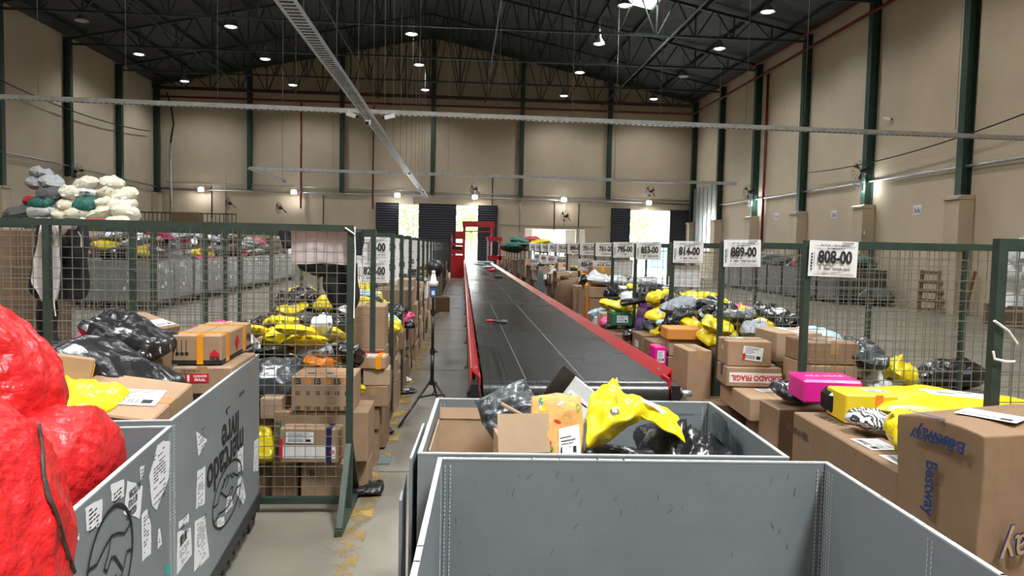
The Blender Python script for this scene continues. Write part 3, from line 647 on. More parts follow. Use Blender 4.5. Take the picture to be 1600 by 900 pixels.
# ------------------------------------------------------------------ soft parcels
def bag_mesh(seed, n=22, fat=.5, crumple=1.0, sack=False):
    r = random.Random(seed); off = Vector((seed*7.3, seed*3.1, seed*1.7)); creases = []
    for k in range(9):
        a = r.random()*PI; creases.append((math.cos(a), math.sin(a), r.uniform(-.7, .7), r.uniform(.035, .09), r.uniform(-1, 1)))
    ca, cb, cc = r.uniform(-.12, .12), r.uniform(-.10, .10), r.uniform(-.1, .1)
    pe = 2.2 if sack else 5
    top = []; bot = []
    for j in range(n+1):
        for i in range(n+1):
            u, v = -1+2*i/n, -1+2*j/n
            e = max(0, (1-abs(u)**pe)*(1-abs(v)**pe)); h = e**(.5 if sack else .62)
            pin = 1-.09*(1-h)*abs(u*v) - (.22*abs(u*v)**1.5 if sack else 0)
            x = u*pin*(1+.04*noise.noise(off+Vector((v*2.2, 0, 5)))); y = v*pin*(1+.05*noise.noise(off+Vector((u*2.2, 7, 0))))
            bend = ca*(u*u-.4)+cb*(v*v-.4)+cc*u*v+.10*noise.noise(off+Vector((u*1.1, v*1.1, 2)))
            wr = 0
            for (a, b, c, wd, amp) in creases:
                d = a*u+b*v-c+.12*noise.noise(off+Vector((u*2, v*2, 9))); wr += amp*math.exp(-(d/wd)**2)
            nz = noise.noise(off+Vector((u*3.1, v*3.1, 0)))*.6+noise.noise(off+Vector((u*7, v*7, 3)))*.22
            lump = noise.noise(off+Vector((u*1.7, v*1.7, 8)))
            t = h*(1+.55*lump)
            top.append(Vector((x*.5, y*.5, fat*(bend*.5+t*.5+.5+(.13*wr+.075*nz)*crumple*min(1, h+.25)))))
            bot.append(Vector((x*.5, y*.5, fat*(bend*.5-t*.42+.5+(.05*wr+.06*nz)*crumple*min(1, h+.1)))))
    N = n+1; vs = top+bot; K = N*N; fs = []
    for j in range(n):
        for i in range(n):
            a = j*N+i; fs.append((a, a+1, a+N+1, a+N)); fs.append((K+a, K+a+N, K+a+N+1, K+a+1))
    for i in range(n):
        for a, b in ((i, i+1), (n*N+i+1, n*N+i), ((i+1)*N, i*N), (i*N+n, (i+1)*N+n)): fs.append((a, K+a, K+b, b))
    zmin = min(v.z for v in vs)
    vs = [Vector((v.x, v.y, v.z-zmin)) for v in vs]
    me = bpy.data.meshes.new('sack' if sack else 'mailer_bag'); me.from_pydata([tuple(v) for v in vs], [], fs); me.polygons.foreach_set('use_smooth', [True]*len(fs)); me.materials.append(POLY['black']); me.update()
    # label patch following the top surface
    i0, j0 = r.randint(5, 8), r.randint(5, 8); i1, j1 = i0+r.randint(6, 8), j0+r.randint(5, 7)
    lv = []; lf = []; W = i1-i0+1
    for j in range(j0, j1+1):
        for i in range(i0, i1+1):
            a, b, c, d = vs[j*N+i-1], vs[j*N+i+1], vs[(j-1)*N+i], vs[(j+1)*N+i]
            nn = (b-a).cross(d-c).normalized(); lv.append(vs[j*N+i]+nn*.012)
    fm = []
    for j in range(j1-j0):
        for i in range(W-1): lf.append((j*W+i, j*W+i+1, (j+1)*W+i+1, (j+1)*W+i)); fm.append(0)
    q = len(lv); bars = []
    for (ja, ia, wd) in ((1, 1, W-3), (2, 1, max(1, W-5)), (j1-j0-2, 1, W-3)):
        a = lv[ja*W+ia]; b = lv[ja*W+ia+wd]; c = lv[(ja+1)*W+ia].lerp(a, .55); d = lv[(ja+1)*W+ia+wd].lerp(b, .55); up_ = Vector((0, 0, .006))
        lv += [a+up_, b+up_, d+up_, c+up_]; lf.append((q, q+1, q+2, q+3)); fm.append(1); q += 4
    ml = bpy.data.meshes.new('shipping_label'); ml.from_pydata([tuple(v) for v in lv], [], lf); ml.materials.append(WHITE); ml.materials.append(INK); ml.polygons.foreach_set('material_index', fm); ml.update()
    return me, ml
BAGS = [bag_mesh(s+1, fat=1, crumple=.65+.5*(s % 3)) for s in range(12)]
SACKS = [bag_mesh(50+s, fat=1, crumple=.8, sack=True) for s in range(8)]
def soft(name, loc, size, rot, material, var=0, lab=False, sack=False, parent=None):
    me, ml = (SACKS if sack else BAGS)[var % (8 if sack else 12)]
    o = bpy.data.objects.new(name, me); C.objects.link(o); o.location = loc; o.rotation_euler = rot; o.scale = (size[0], size[1], size[2]*.62)
    o.material_slots[0].link = 'OBJECT'; o.material_slots[0].material = material
    if lab:
        l = bpy.data.objects.new('shipping_label', ml); C.objects.link(l); l.parent = o
    return o
# ------------------------------------------------------------------ cartons
def label_mesh(w, h, red=False, seed=0):
    r = random.Random(seed); m = MB(); m.ab((-w/2, -h/2, 0), (w/2, h/2, .0012)); z = .0016
    def q(a, b, c, d, mi=1): m._add([(a, b, z), (c, b, z), (c, d, z), (a, d, z)], [(0, 1, 2, 3)], mi)
    x = -w*.42
    while x < w*.12: bw_ = r.choice((.6, 1, 1.6))*w*.012; q(x, -h*.40, x+bw_, -h*.12); x += bw_*2.1
    for k in range(5): q(-w*.42, h*(.38-.10*k), -w*.42+w*r.uniform(.4, .8), h*(.38-.10*k)+h*.035)
    q(w*.2, -h*.38, w*.40, -h*.14)
    if red: q(-w*.5, -h*.5, -w*.36, -h*.05, 2)
    return m.mesh('shipping_label', [WHITE, INK, REDINK])
LABELS = {}
def put_label(parent, loc, rot, w=.15, h=.10, red=False, seed=0):
    k = (round(w, 2), round(h, 2), red, seed % 3)
    if k not in LABELS: LABELS[k] = label_mesh(k[0], k[1], red, seed % 3)
    return link('shipping_label', LABELS[k], parent, loc, rot)
def carton(name, loc, dim, rz=0, tone=0, tape=None, lab=None, rot=None, e=.006, flaps=True, dark=False, dent=0):
    w, d, h = dim; m = MB(); rr = random.Random(hash((round(loc[0], 2), round(loc[1], 2))) & 1023)
    m.cham((0, 0, h/2), (w, d, h), e, 0)
    if flaps:
        if w > d: m.ab((-w/2+.004, -.0015, h-.001), (w/2-.004, .0015, h+.0006), 1)
        else: m.ab((-.0015, -d/2+.004, h-.001), (.0015, d/2-.004, h+.0006), 1)
    mt = (CARDDARK if dark else CARD[tone % 3]) if not isinstance(tone, bpy.types.Material) else tone
    o = m.build(name, [mt, SEAM]); o.location = loc; o.rotation_euler = rot if rot else (0, 0, rz)
    if tape:
        t = MB(); tw = min(.048, min(w, d)*.3)
        if w > d: t.ab((-w/2-.0012, -tw/2, h-.07), (w/2+.0012, tw/2, h+.0012))
        else: t.ab((-tw/2, -d/2-.0012, h-.07), (tw/2, d/2+.0012, h+.0012))
        t.build('tape', tape, o)
    if lab == 'top': put_label(o, (w*.1, -d*.08, h+.0022), (0, 0, .1), min(.15, w*.6), min(.1, d*.5), False, rr.randint(0, 9))
    elif lab == 'front': put_label(o, (0, -d/2-.0022, h*.55), FACE_NY, min(.15, w*.6), min(.1, h*.6), False, rr.randint(0, 9))
    elif lab == 'left': put_label(o, (-w/2-.0022, 0, h*.55), FACE_NX, min(.15, d*.6), min(.1, h*.6), False, rr.randint(0, 9))
    elif lab == 'right': put_label(o, (w/2+.0022, 0, h*.55), FACE_PX, min(.15, d*.6), min(.1, h*.6), False, rr.randint(0, 9))
    return o

REG = []
def reg(o, look, zone, cat): REG.append((o, look, zone, cat)); return o
class Heap:
    def __init__(s, x0, x1, y0, y1, res=.04):
        s.x0, s.x1, s.y0, s.y1, s.r = x0, x1, y0, y1, res
        s.h = np.zeros((max(2, int(round((x1-x0)/res))), max(2, int(round((y1-y0)/res)))))
    def sl(s, a, b, c, d):
        i0 = max(0, int((a-s.x0)/s.r)); i1 = min(s.h.shape[0], max(i0+1, int(math.ceil((b-s.x0)/s.r)))); j0 = max(0, int((c-s.y0)/s.r)); j1 = min(s.h.shape[1], max(j0+1, int(math.ceil((d-s.y0)/s.r))))
        return slice(i0, i1), slice(j0, j1)
    def block(s, a, b, c, d, z): q = s.sl(a, b, c, d); s.h[q] = np.maximum(s.h[q], z)
    def place(s, rnd, x, y, w, d, z, h, zone):
        tone = rnd.choice((0, 0, 1, 1, 2)); tape = rnd.choice((None, CLEARTAPE, CLEARTAPE, ORANGETAPE, WHITETAPE)); lab = rnd.choice((None, 'top', 'front', 'left' if s.x0 > 0 else 'right'))
        white = rnd.random() < .06
        o = carton('carton', (x, y, z+.001), (w, d, h), rnd.uniform(-.04, .04), WHITE if white else tone, tape, lab)
        s.block(x-w/2-.01, x+w/2+.01, y-d/2-.01, y+d/2+.01, z+h+.002)
        sz = 'big' if max(w, d, h) > .38 else 'small' if max(w, d, h) < .25 else ('long' if max(w, d) > 1.7*min(w, d) else 'medium')
        reg(o, '%s %s carton%s' % (sz, 'white' if white else ('tan', 'brown', 'pale')[tone], ' with orange tape' if tape is ORANGETAPE else ''), zone, 'box')
    def base(s, rnd, prof, nx, ny, zone, gap=(.2, .42), split=.36):
        cw, cdp = (s.x1-s.x0)/nx, (s.y1-s.y0)/ny
        for i in range(nx):
            for j in range(ny):
                x, y = s.x0+(i+.5)*cw, s.y0+(j+.5)*cdp
                q = s.sl(x-cw/2+.03, x+cw/2-.03, y-cdp/2+.03, y+cdp/2-.03)
                if s.h[q].max() > .9: continue
                z = s.h[q].max(); side = (i == 0 if s.x0 > 0 else i == nx-1); H_ = prof(x, y)-(rnd.uniform(*gap) if side or nx < 4 else rnd.uniform(.36, .58))
                edge = j == 0 or side
                while H_-z > .1:
                    h = min(H_-z, rnd.uniform(.6, 1.0)*split) if edge else H_-z
                    if H_-z-h < .1: h = H_-z
                    w, d = cw*rnd.uniform(.8, .93), cdp*rnd.uniform(.8, .93); s.place(rnd, x+rnd.uniform(-1, 1)*(cw-w)*.3, y+rnd.uniform(-1, 1)*(cdp-d)*.3, w, d, z, h, zone); z += h+.003
    def fill(s, rnd, prof, nbox, nbag, zone, bigbox=.42, palette=None, bagsize=(.26, .48), first_big=0):
        pal = palette or (['black']*7+['yellow']*6+['white']*3+['grey']*2+['dark grey']*3+['silver', 'pink', 'light blue', 'orange', 'navy', 'brown', 'green'])
        for k in range(nbox):
            f = 1 if k < first_big else 1-.62*(k/max(1, nbox))
            w, d, h = [bigbox*f*rnd.uniform(.62, 1) for _ in range(2)]+[bigbox*f*rnd.uniform(.35, .85)]
            if rnd.random() < .2: h = min(.5, h*1.7)
            best = None
            for t in range(30):
                x = rnd.uniform(s.x0+w/2, max(s.x0+w/2+.001, s.x1-w/2)); y = rnd.uniform(s.y0+d/2+.01, max(s.y0+d/2+.011, s.y1-d/2-.01))
                q = s.sl(x-w/2-.015, x+w/2+.015, y-d/2-.015, y+d/2+.015); reg_ = s.h[q]; z = reg_.max(); waste = (z-reg_).mean()
                if z+h > prof(x, y)+.04: continue
                c = z+h*.3+waste*1.2
                if best is None or c < best[0]: best = (c, x, y, z)
            if best is None: continue
            _, x, y, z = best; tone = rnd.choice((0, 0, 1, 1, 2)); tape = rnd.choice((None, CLEARTAPE, CLEARTAPE, ORANGETAPE, WHITETAPE)); lab = rnd.choice((None, 'top', 'front', 'left' if s.x0 > 0 else 'right'))
            white = rnd.random() < .07
            o = carton('carton', (x, y, z+.001), (w, d, h), rnd.uniform(-.05, .05), WHITE if white else tone, tape, lab)
            s.block(x-w/2-.01, x+w/2+.01, y-d/2-.01, y+d/2+.01, z+h+.002)
            sz = 'big' if max(w, d, h) > .38 else 'small' if max(w, d, h) < .25 else ('long' if max(w, d) > 1.7*min(w, d) else 'medium')
            nm = 'white' if white else ('tan', 'brown', 'pale')[tone]
            ex = ' with orange tape' if tape is ORANGETAPE else ''
            reg(o, '%s %s carton%s' % (sz, nm, ex), zone, 'box')
        for k in range(nbag):
            w, d = rnd.uniform(*bagsize), rnd.uniform(bagsize[0], bagsize[1])*.8; t = rnd.uniform(.11, .21)*(1 if bagsize[1] < .4 else 1.3)
            best = None
            for _ in range(26):
                x = rnd.uniform(s.x0+w*.4, max(s.x0+w*.4+.001, s.x1-w*.4)); y = rnd.uniform(s.y0+d*.45, max(s.y0+d*.45+.001, s.y1-d*.45))
                q = s.sl(x-w*.42, x+w*.42, y-d*.42, y+d*.42); g = s.h[q]; z = np.percentile(g, 55)
                if z > prof(x, y)-.02: continue
                c = z-prof(x, y)*.8+rnd.random()*.12
                if best is None or c < best[0]: best = (c, x, y, z, q)
            if best is None: continue
            _, x, y, z, q = best; g = s.h[q]
            gx = (g[-1, :].mean()-g[0, :].mean())/(g.shape[0]*s.r+1e-6); gy = (g[:, -1].mean()-g[:, 0].mean())/(g.shape[1]*s.r+1e-6)
            gx = max(-.4, min(.4, gx)); gy = max(-.4, min(.4, gy)); rz = rnd.uniform(-.6, .6)+rnd.choice((0, PI/2))
            R = Matrix.Rotation(math.atan(gy)*.8+rnd.uniform(-.12, .12), 3, 'X') @ Matrix.Rotation(-math.atan(gx)*.8+rnd.uniform(-.12, .12), 3, 'Y') @ Matrix.Rotation(rz, 3, 'Z')
            c = rnd.choice(pal); lab = rnd.random() < .42
            o = soft('mailer_bag', (x, y, z-.01), (w, d, t), R.to_euler(), POLY[c], rnd.randint(0, 11), lab)
            s.h[q] = np.maximum(s.h[q], z+t*.5)
            env = c in ('white', 'grey', 'silver', 'light blue', 'pink')
            if env: o.name = 'padded_envelope'
            look = '%s%s %s' % ('big ' if w > .4 else '', c, 'padded envelope' if env else 'plastic mailer')
            if c == 'brown': look = 'brown paper mailer'
            reg(o, look+(' with label' if lab else ''), zone, 'parcel bag')

# ------------------------------------------------------------------ grey folding bins
def pallet_bin(loc, rz, w, d, top, label, group=None, t=.012, ridge=True, th=.028):
    """local x = width, y = depth, origin at the centre of the base"""
    o = empty('pallet_bin', loc, rz); tag(o, label, 'bin', group)
    m = MB(); m.ab((-w/2-.01, -d/2-.01, .13), (w/2+.01, d/2+.01, .19))
    k = max(4, int(d/.11))
    for i in range(k):
        y = -d/2+(i+.5)*d/k
        for s in (-1, 1): m.ab((s*(w/2+.01), y-.03, .10), (s*(w/2-.02), y+.03, .135))
    k = max(4, int(w/.11))
    for i in range(k):
        x = -w/2+(i+.5)*w/k
        for s in (-1, 1): m.ab((x-.03, s*(d/2+.01), .10), (x+.03, s*(d/2-.02), .135))
    m.build('pallet_base', BINBASE, o)
    for a in (-1, 0, 1):
        for b in (-1, 0, 1):
            f = MB(); X, Y = a*(w/2-.08), b*(d/2-.08); f.prism([(X-.07, Y-.07, .13), (X+.07, Y-.07, .13), (X+.055, Y-.07, 0), (X-.055, Y-.07, 0)], (0, .14, 0)); f.build('foot', BINBASE, o)
    for nm, a, b in (('side_panel', (-w/2, -d/2), (-w/2+t, d/2)), ('side_panel', (w/2-t, -d/2), (w/2, d/2)), ('end_panel', (-w/2+t, -d/2), (w/2-t, -d/2+t)), ('end_panel', (-w/2+t, d/2-t), (w/2-t, d/2))):
        m = MB(); m.ab((a[0], a[1], .17), (b[0], b[1], top), 0)
        m.ab((a[0]-.0008, a[1]-.0008, top-.004), (b[0]+.0008, b[1]+.0008, top+.0006), 1)
        m.build(nm, [BINGREY, BINRIM], o)
    return o
def seam(parent, x, y, z0, z1, ax):
    """stitched fold line pair on a bin panel"""
    m = MB(); n = int((z1-z0)/.0125)
    for i in range(n):
        z = z0+i*.0125
        for s in (-1, 1):
            c = (x+s*.008, y, z) if ax == 'x' else (x, y+s*.008, z); m.box(c, (.004, .0016, .008) if ax == 'x' else (.0016, .004, .008))
    m.build('fold_line', BINRIM, parent); 
# ------------------------------------------------------------------ foreground bins
def orient(xd, yd):
    x = Vector(xd).normalized(); y = Vector(yd).normalized(); return Matrix((x, y, x.cross(y))).transposed().to_euler()
def stroke(m, pts, wd, nrm, mi=0):
    pts = [Vector(p) for p in pts]; nrm = Vector(nrm); vs = []
    for i, p in enumerate(pts):
        t = (pts[min(i+1, len(pts)-1)]-pts[max(i-1, 0)]).normalized(); s = t.cross(nrm).normalized()*wd/2; vs += [p-s+nrm*.001, p+s+nrm*.001]
    m._add(vs, [(2*i, 2*i+1, 2*i+3, 2*i+2) for i in range(len(pts)-1)], mi)
binB = pallet_bin((.522, 1.64, 0), -.035, 1.21, 1.06, 1.0, 'empty grey corrugated plastic bin filling the bottom middle of the view')
for x in (-.585, .585):
    pass
seam(binB, .45, .5175, .2, .99, 'x') if False else None
for yy in (.475, .505): seam(binB, .5925, yy, .2, .99, 'y')
seam(binB, .5925, -.02, .2, .99, 'y'); seam(binB, -.5925, .485, .2, .99, 'y')
seam(binB, -.575, .5165, .2, .99, 'x'); seam(binB, .578, .5165, .2, .99, 'x')
m = MB(); r = random.Random(5)
for k in range(46):
    x, z = r.uniform(-.55, .5), r.uniform(.45, .97); L = r.uniform(.006, .03); a = r.uniform(-.5, .9); p = Vector((x, .5172, z)); stroke(m, [p, p+Vector((L*math.sin(a), 0, L*math.cos(a)))], .0018, (0, -1, 0))
m.build('scuff_marks', mat('scuff_grey', (.10, .105, .11), .7), binB)
m = MB()
for k in range(60):
    y = r.uniform(-.3, .52); m.box((.599, y, .9995), (.010, r.uniform(.003, .012), .004))
    x = r.uniform(-.6, .6); m.box((x, .524, .9995), (r.uniform(.003, .010), .012, .003))
    m.box((-.599, r.uniform(-.5, .5), .9995), (.013, r.uniform(.003, .008), .003))
m.build('torn_edge_fluff', WHITEINK, binB)['kind'] = 'stuff'
m = MB()
for k in range(18): m.ab((.5915, .40-.016*k, .5), (.5925, .395-.016*k, .503))
binA = pallet_bin((.472, 2.625, 0), -.035, 1.175, .82, 1.0, 'grey plastic bin of parcels standing before the conveyor end')
seam(binA, -.56, .398, .2, .99, 'x'); seam(binA, .56, .398, .2, .99, 'x'); seam(binA, .575, .05, .2, .99, 'y')
for s in (-.5, -.28, .22, .42): 
    m = MB()
    for k in range(9): m.ab((s+k*.011, .3965, .945), (s+k*.011+.007, .398, .951))
    m.build('printed_text', mat('faded_print', (.12, .14, .15), .7), binA)
f = MB(); f.ab((-.603, -.42, .19), (-.612, .02, .985)).ab((-.604, -.42, .982), (-.611, .02, .988), 1); f.build('side_flap', [BINGREY, BINRIM], binA)
f = MB(); f.prism([(-.632, -.44, .2), (-.632, -.30, .2), (-.632, -.30, .90), (-.632, -.44, .86)], (-.008, 0, 0)); f.build('side_flap', [BINGREY, BINRIM], binA)
binD = pallet_bin((-1.695, 3.388, 0), .0805, 1.2, 1.593, 1.0, 'grey plastic bin with upside-down logo, piled with cartons and black bags')
binC = pallet_bin((-1.511, 1.706, 0), .111, 1.2, 1.6, 1.0, 'grey plastic bin with torn labels, holding the red bags')
seam(binD, .6005, -.775, .2, .99, 'y'); seam(binC, .6005, .775, .2, .99, 'y')
bpy.context.view_layer.update()
def on_side(o, px, py, lx):
    Mi = o.matrix_world.inverted(); a = Mi @ CAM; d = Mi.to_3x3() @ ray(px, py); t = (lx-a.x)/d.x; q = a+d*t; return Vector((lx, q.y, q.z))
def sticker(o, pts, seed=0, lines=True, name='torn_label'):
    P_ = [on_side(o, x, y, .6012) for x, y in pts]; m = MB(); c = sum(P_, Vector())/len(P_); r = random.Random(seed)
    q = []
    for i, p in enumerate(P_):
        n_ = P_[(i+1) % len(P_)]; q.append(p)
        for k in (.25, .5, .75): q.append(p.lerp(n_, k)+Vector((0, r.uniform(-.003, .003), r.uniform(-.003, .003))))
    m.poly(q); 
    if lines:
        ys = [p.y for p in P_]; zs = [p.z for p in P_]; h = max(zs)-min(zs); wv = max(ys)-min(ys); z = min(zs)+h*.12
        while z < max(zs)-h*.12:
            x = min(ys)+wv*.2; 
            while x < max(ys)-wv*.3:
                L = r.uniform(.008, .03); 
                if r.random() < .75: m._add([(.602, x, z), (.602, min(x+L, max(ys)-wv*.2), z), (.602, min(x+L, max(ys)-wv*.2), z+.004), (.602, x, z+.004)], [(0, 1, 2, 3)], 1)
                x += L+.006
            z += .011 if r.random() < .7 else .02
    return m.build(name, [WHITE, INK], o)
UPS = orient((0, -1, 0), (0, 0, -1)); UPR = orient((0, 1, 0), (0, 0, 1))
lc = on_side(binD, 361, 673, .602); mc = on_side(binD, 355, 716, .602)
text(binD, 'livre', lc, .20, UPS, INK, 1.0, .022); text(binD, 'mercado', mc, .20, UPS, INK, 1.0, .022)
a_ = on_side(binD, 378, 615, .602); text(binD, 'este lado', a_, .035, UPS, INK, 1, .01); text(binD, '→', on_side(binD, 356, 637, .602), .09, UPS, INK, 1.2, .01)
def logo(o, cx_, cy_, hw, hh, flip):
    c = on_side(o, cx_, cy_, .602); m = MB(); f = -1 if flip else 1; T = lambda u, v: c+Vector((0, f*u*hw, f*v*hh))
    stroke(m, [T(math.cos(2*PI*k/40), math.sin(2*PI*k/40)) for k in range(41)], .011, (1, 0, 0))
    for pl in ([(-.93, .35), (-.6, .28), (-.3, .42), (0, .5), (.3, .42), (.6, .28), (.93, .35)], [(-.97, -.2), (-.7, -.12), (-.45, -.35), (-.32, -.5), (-.2, -.42), (-.12, -.6), (.0, -.52), (.08, -.68), (.2, -.6), (.28, -.66), (.4, -.5), (.55, -.36), (.7, -.12), (.97, -.2)],
               [(-.1, .28), (-.32, .05), (-.2, -.05), (0, .1), (.15, .05), (.5, -.36)], [(.0, .5), (-.1, .3), (-.1, .28)], [(-.2, -.42), (-.36, -.3)], [(.0, -.52), (.2, -.3)], [(.2, -.6), (.38, -.42)]):
        q = []
        for i in range(len(pl)-1):
            for k in range(4): q.append(Vector((*pl[i], 0)).lerp(Vector((*pl[i+1], 0)), k/4))
        q.append(Vector((*pl[-1], 0))); stroke(m, [T(p.x, p.y) for p in q], .008, (1, 0, 0))
    m.build('printed_logo', INK, o)
logo(binD, 357, 769, .29, .135, True)
logo(binC, 174, 880, .17, .15, False)
for i, pts in enumerate([[(306, 674), (324, 687), (310, 713)], [(308, 737), (321, 728), (320, 786), (306, 796)], [(277, 832), (298, 824), (300, 866), (276, 899)], [(304, 815), (320, 805), (327, 870), (303, 894)], [(279, 815), (295, 802), (295, 815), (279, 827)],
        [(397, 690), (404, 685), (403, 735), (396, 737)], [(372, 750), (378, 742), (384, 776), (380, 788), (370, 772)], [(371, 700), (380, 695), (380, 735), (372, 738)], [(340, 812), (350, 806), (351, 822), (339, 828)], [(355, 777), (362, 774), (364, 790), (352, 802)], [(392, 799), (397, 797), (397, 804), (393, 806)]]):
    sticker(binD, pts, i)
for i, pts in enumerate([[(133, 794), (160, 779), (159, 820), (135, 830)], [(173, 757), (194, 749), (194, 775), (174, 783)], [(199, 751), (223, 759), (218, 811), (193, 803)], [(233, 745), (246, 695), (256, 688), (266, 690), (264, 745), (250, 782), (245, 797), (238, 790)], [(221, 805), (230, 795), (236, 822), (236, 865), (222, 878)],
        [(219, 730), (226, 727), (223, 748), (219, 750)], [(247, 828), (250, 825), (253, 850), (246, 858)], [(116, 835), (124, 834), (123, 845), (116, 850)]]):
    sticker(binC, pts, 20+i, lines=i not in (2,))
vp = on_side(binC, 209, 783, .6025)
for k, s_ in enumerate(('VEICULO 04', 'STA:11:30', '03/09/2024')):
    pq = on_side(binC, (211, 208, 206)[k], (766, 783, 800)[k], .6025); text(binC, s_, pq, .030, UPR, INK, .62, .03)
sticker(binC, [(259, 884), (268, 878), (266, 897), (258, 899)], 60, False).data.materials[0] = mat('teal_tape', (.0, .35, .28), .4)
text(binD, '001:00', on_side(binD, 287, 840, .603), .05, UPR, INK, .6, .03)

# ------------------------------------------------------------------ red woven bags in the left bin
def blob(name, c, r, seed, p=2.4, amp=.05, sub=6, material=RAFFIA, fold=1.0, parent=None, freq=1.0):
    bm = bmesh.new(); bmesh.ops.create_icosphere(bm, subdivisions=sub, radius=1); off = Vector((seed*3.7, seed, seed*5.1))
    for v in bm.verts:
        n_ = v.co.normalized(); s = (abs(n_.x)**p+abs(n_.y)**p+abs(n_.z)**p)**(-1/p); q = n_*s; k = q*freq
        w1 = noise.noise(k*1.3+off)*1.0
        r1 = 1-abs(noise.noise(Vector((k.x*2.6, k.y*2.6, k.z*1.1))+off*2))*2; r2 = 1-abs(noise.noise(k*5+off*3))*2; r3 = 1-abs(noise.noise(k*11+off*4))*2
        d = 1+amp*(1.6*w1+fold*(.7*r1*abs(r1)+.35*r2*abs(r2)+.14*r3))
        v.co = Vector((q.x*r[0]*d, q.y*r[1]*d, q.z*r[2]*d))
    me = bpy.data.meshes.new(name); bm.to_mesh(me); bm.free(); me.materials.append(material); me.polygons.foreach_set('use_smooth', [True]*len(me.polygons))
    return link(name, me, parent, c)
rb = blob('woven_bag', (-1.15, 1.44, .97), (.335, .30, .43), 3, 2.3, .045); tag(rb, 'big red woven bag with long dark zipper bulging over bin edge', 'bag')
o = blob('woven_bag', (-1.62, 2.22, 1.10), (.38, .26, .38), 9, 2.6, .06); tag(o, 'red woven bag behind the zippered one, topmost at left edge', 'bag')
o = blob('woven_bag', (-1.155, 2.16, .93), (.125, .22, .215), 17, 2.6, .07, sub=5); tag(o, 'small red woven bulge lying against the inside of bin wall', 'bag')
bpy.context.view_layer.update()
from mathutils.bvhtree import BVHTree
bv = BVHTree.FromPolygons([rb.matrix_world @ v.co for v in rb.data.vertices], [p.vertices[:] for p in rb.data.polygons])
zp = [(0, 578), (18, 586), (36, 606), (50, 635), (58, 665), (63, 700), (66, 740), (74, 775), (86, 805), (96, 840), (106, 872), (116, 900)]
pts = []
for i in range(len(zp)-1):
    for k in range(5):
        x = zp[i][0]+(zp[i+1][0]-zp[i][0])*k/5; y = zp[i][1]+(zp[i+1][1]-zp[i][1])*k/5; h = bv.ray_cast(CAM, ray(x, y).normalized())
        if h[0] is not None: pts.append((h[0]+h[1]*.004, h[1]))
if len(pts) > 3:
    m = MB(); vs = []
    for i, (p, n_) in enumerate(pts):
        t = (pts[min(i+1, len(pts)-1)][0]-pts[max(i-1, 0)][0]).normalized(); s = t.cross(n_).normalized()
        vs += [p-s*.0055, p-s*.002+n_*.003, p+s*.002+n_*.003, p+s*.0055]
    m._add(vs, [(4*i+k, 4*i+k+1, 4*i+k+5, 4*i+k+4) for i in range(len(pts)-1) for k in range(3)])
    z = m.build('zipper', mat('dark_zipper', (.03, .026, .018), .6, bump=.6, bscale=200, bdist=.002)); z.parent = rb; z.matrix_parent_inverse = rb.matrix_world.inverted()
o = blob('woven_bag', (-2.35, 3.05, .98), (.3, .3, .22), 31, 2.4, .07, sub=5); tag(o, 'red woven bag lying at the far left behind the cartons', 'bag')
o = soft('mailer_bag', (-2.0, 3.55, 1.02), (.42, .3, .12), (.2, .1, .2), POLY['red'], 3); tag(o, 'flat red plastic bag just behind the taped brown carton', 'parcel bag')

# ------------------------------------------------------------------ contents of the left logo bin
rnd = random.Random(11)
hD = Heap(-2.2, -1.22, 2.8, 4.08); hD.h[:] = .2
hD.fill(rnd, lambda x, y: .86, 16, 8, 'in the left logo bin', .4)
def hand(o, label, cat='box', group=None): return tag(o, label, cat, group)
def carton_px(px, py, Y, dim, label, rz=0, tone=0, tape=None, lab=None, anchor=(1, -1), rot=None, e=.006, cat='box', dark=False, name='carton'):
    """carton whose near top corner (anchor sign x, y) is seen at the pixel at depth Y"""
    p = atY(px, py, Y); w, d, h = dim; c, s = math.cos(rz), math.sin(rz); ax, ay = anchor[0]*w/2, anchor[1]*d/2
    o = carton(name, (p.x-(ax*c-ay*s), p.y-(ax*s+ay*c), p.z-h), dim, rz, tone, tape, lab, rot, e, dark=dark); return tag(o, label, cat)
g = carton_px(362, 574, 3.62, (.285, .50, .135), 'brown carton with red fragile sticker, under the taped one', .05, 0, CLEARTAPE)
st = empty('x'); bpy.data.objects.remove(st)
s_ = MB().ab((-.055, -.0012, -.022), (.055, 0, .022)).build('fragile_sticker', REDINK, g, loc=(-.02, -.2512, .082)); 
text(s_, 'CUIDADO', (.014, -.003, .009), .016, FACE_NY, WHITEINK, .85, .03); text(s_, 'FRÁGIL', (.014, -.003, -.009), .018, FACE_NY, WHITEINK, .9, .03)
MB().ab((-.046, -.0025, -.012), (-.036, -.002, .016)).ab((-.043, -.0025, -.017), (-.039, -.002, -.012)).ab((-.047, -.0025, -.018), (-.035, -.002, -.016)).build('glass_symbol', WHITEINK, s_)
text(g, 'STR NO. 18 173', (-.05, -.252, .118), .013, FACE_NY, INK, 1, .01); text(g, 'FABRICADO', (-.09, -.252, .104), .012, FACE_NY, INK, 1, .01)
g2 = carton_px(346, 524, 3.66, (.235, .62, .145), 'long carton with orange tape and red diamonds, on top', .05, 0, None)
w_, d_, h_ = .235, .62, .145
for yy in (-.2, .14): MB().ab((-w_/2-.002, yy-.03, -.0), (w_/2+.0018, yy+.03, h_+.0018)).build('orange_tape', ORANGETAPE, g2)
MB().ab((-.0, -d_/2-.002, 0), (.03, -d_/2+.05, h_+.002)).build('orange_tape', ORANGETAPE, g2)
MB()._add([(w_/2+.003, -.06, .075), (w_/2+.003, -.02-.0, .12), (w_/2+.003, .03, .075), (w_/2+.003, -.02, .03)], [(0, 1, 2, 3)]).build('red_diamond', REDINK, g2)
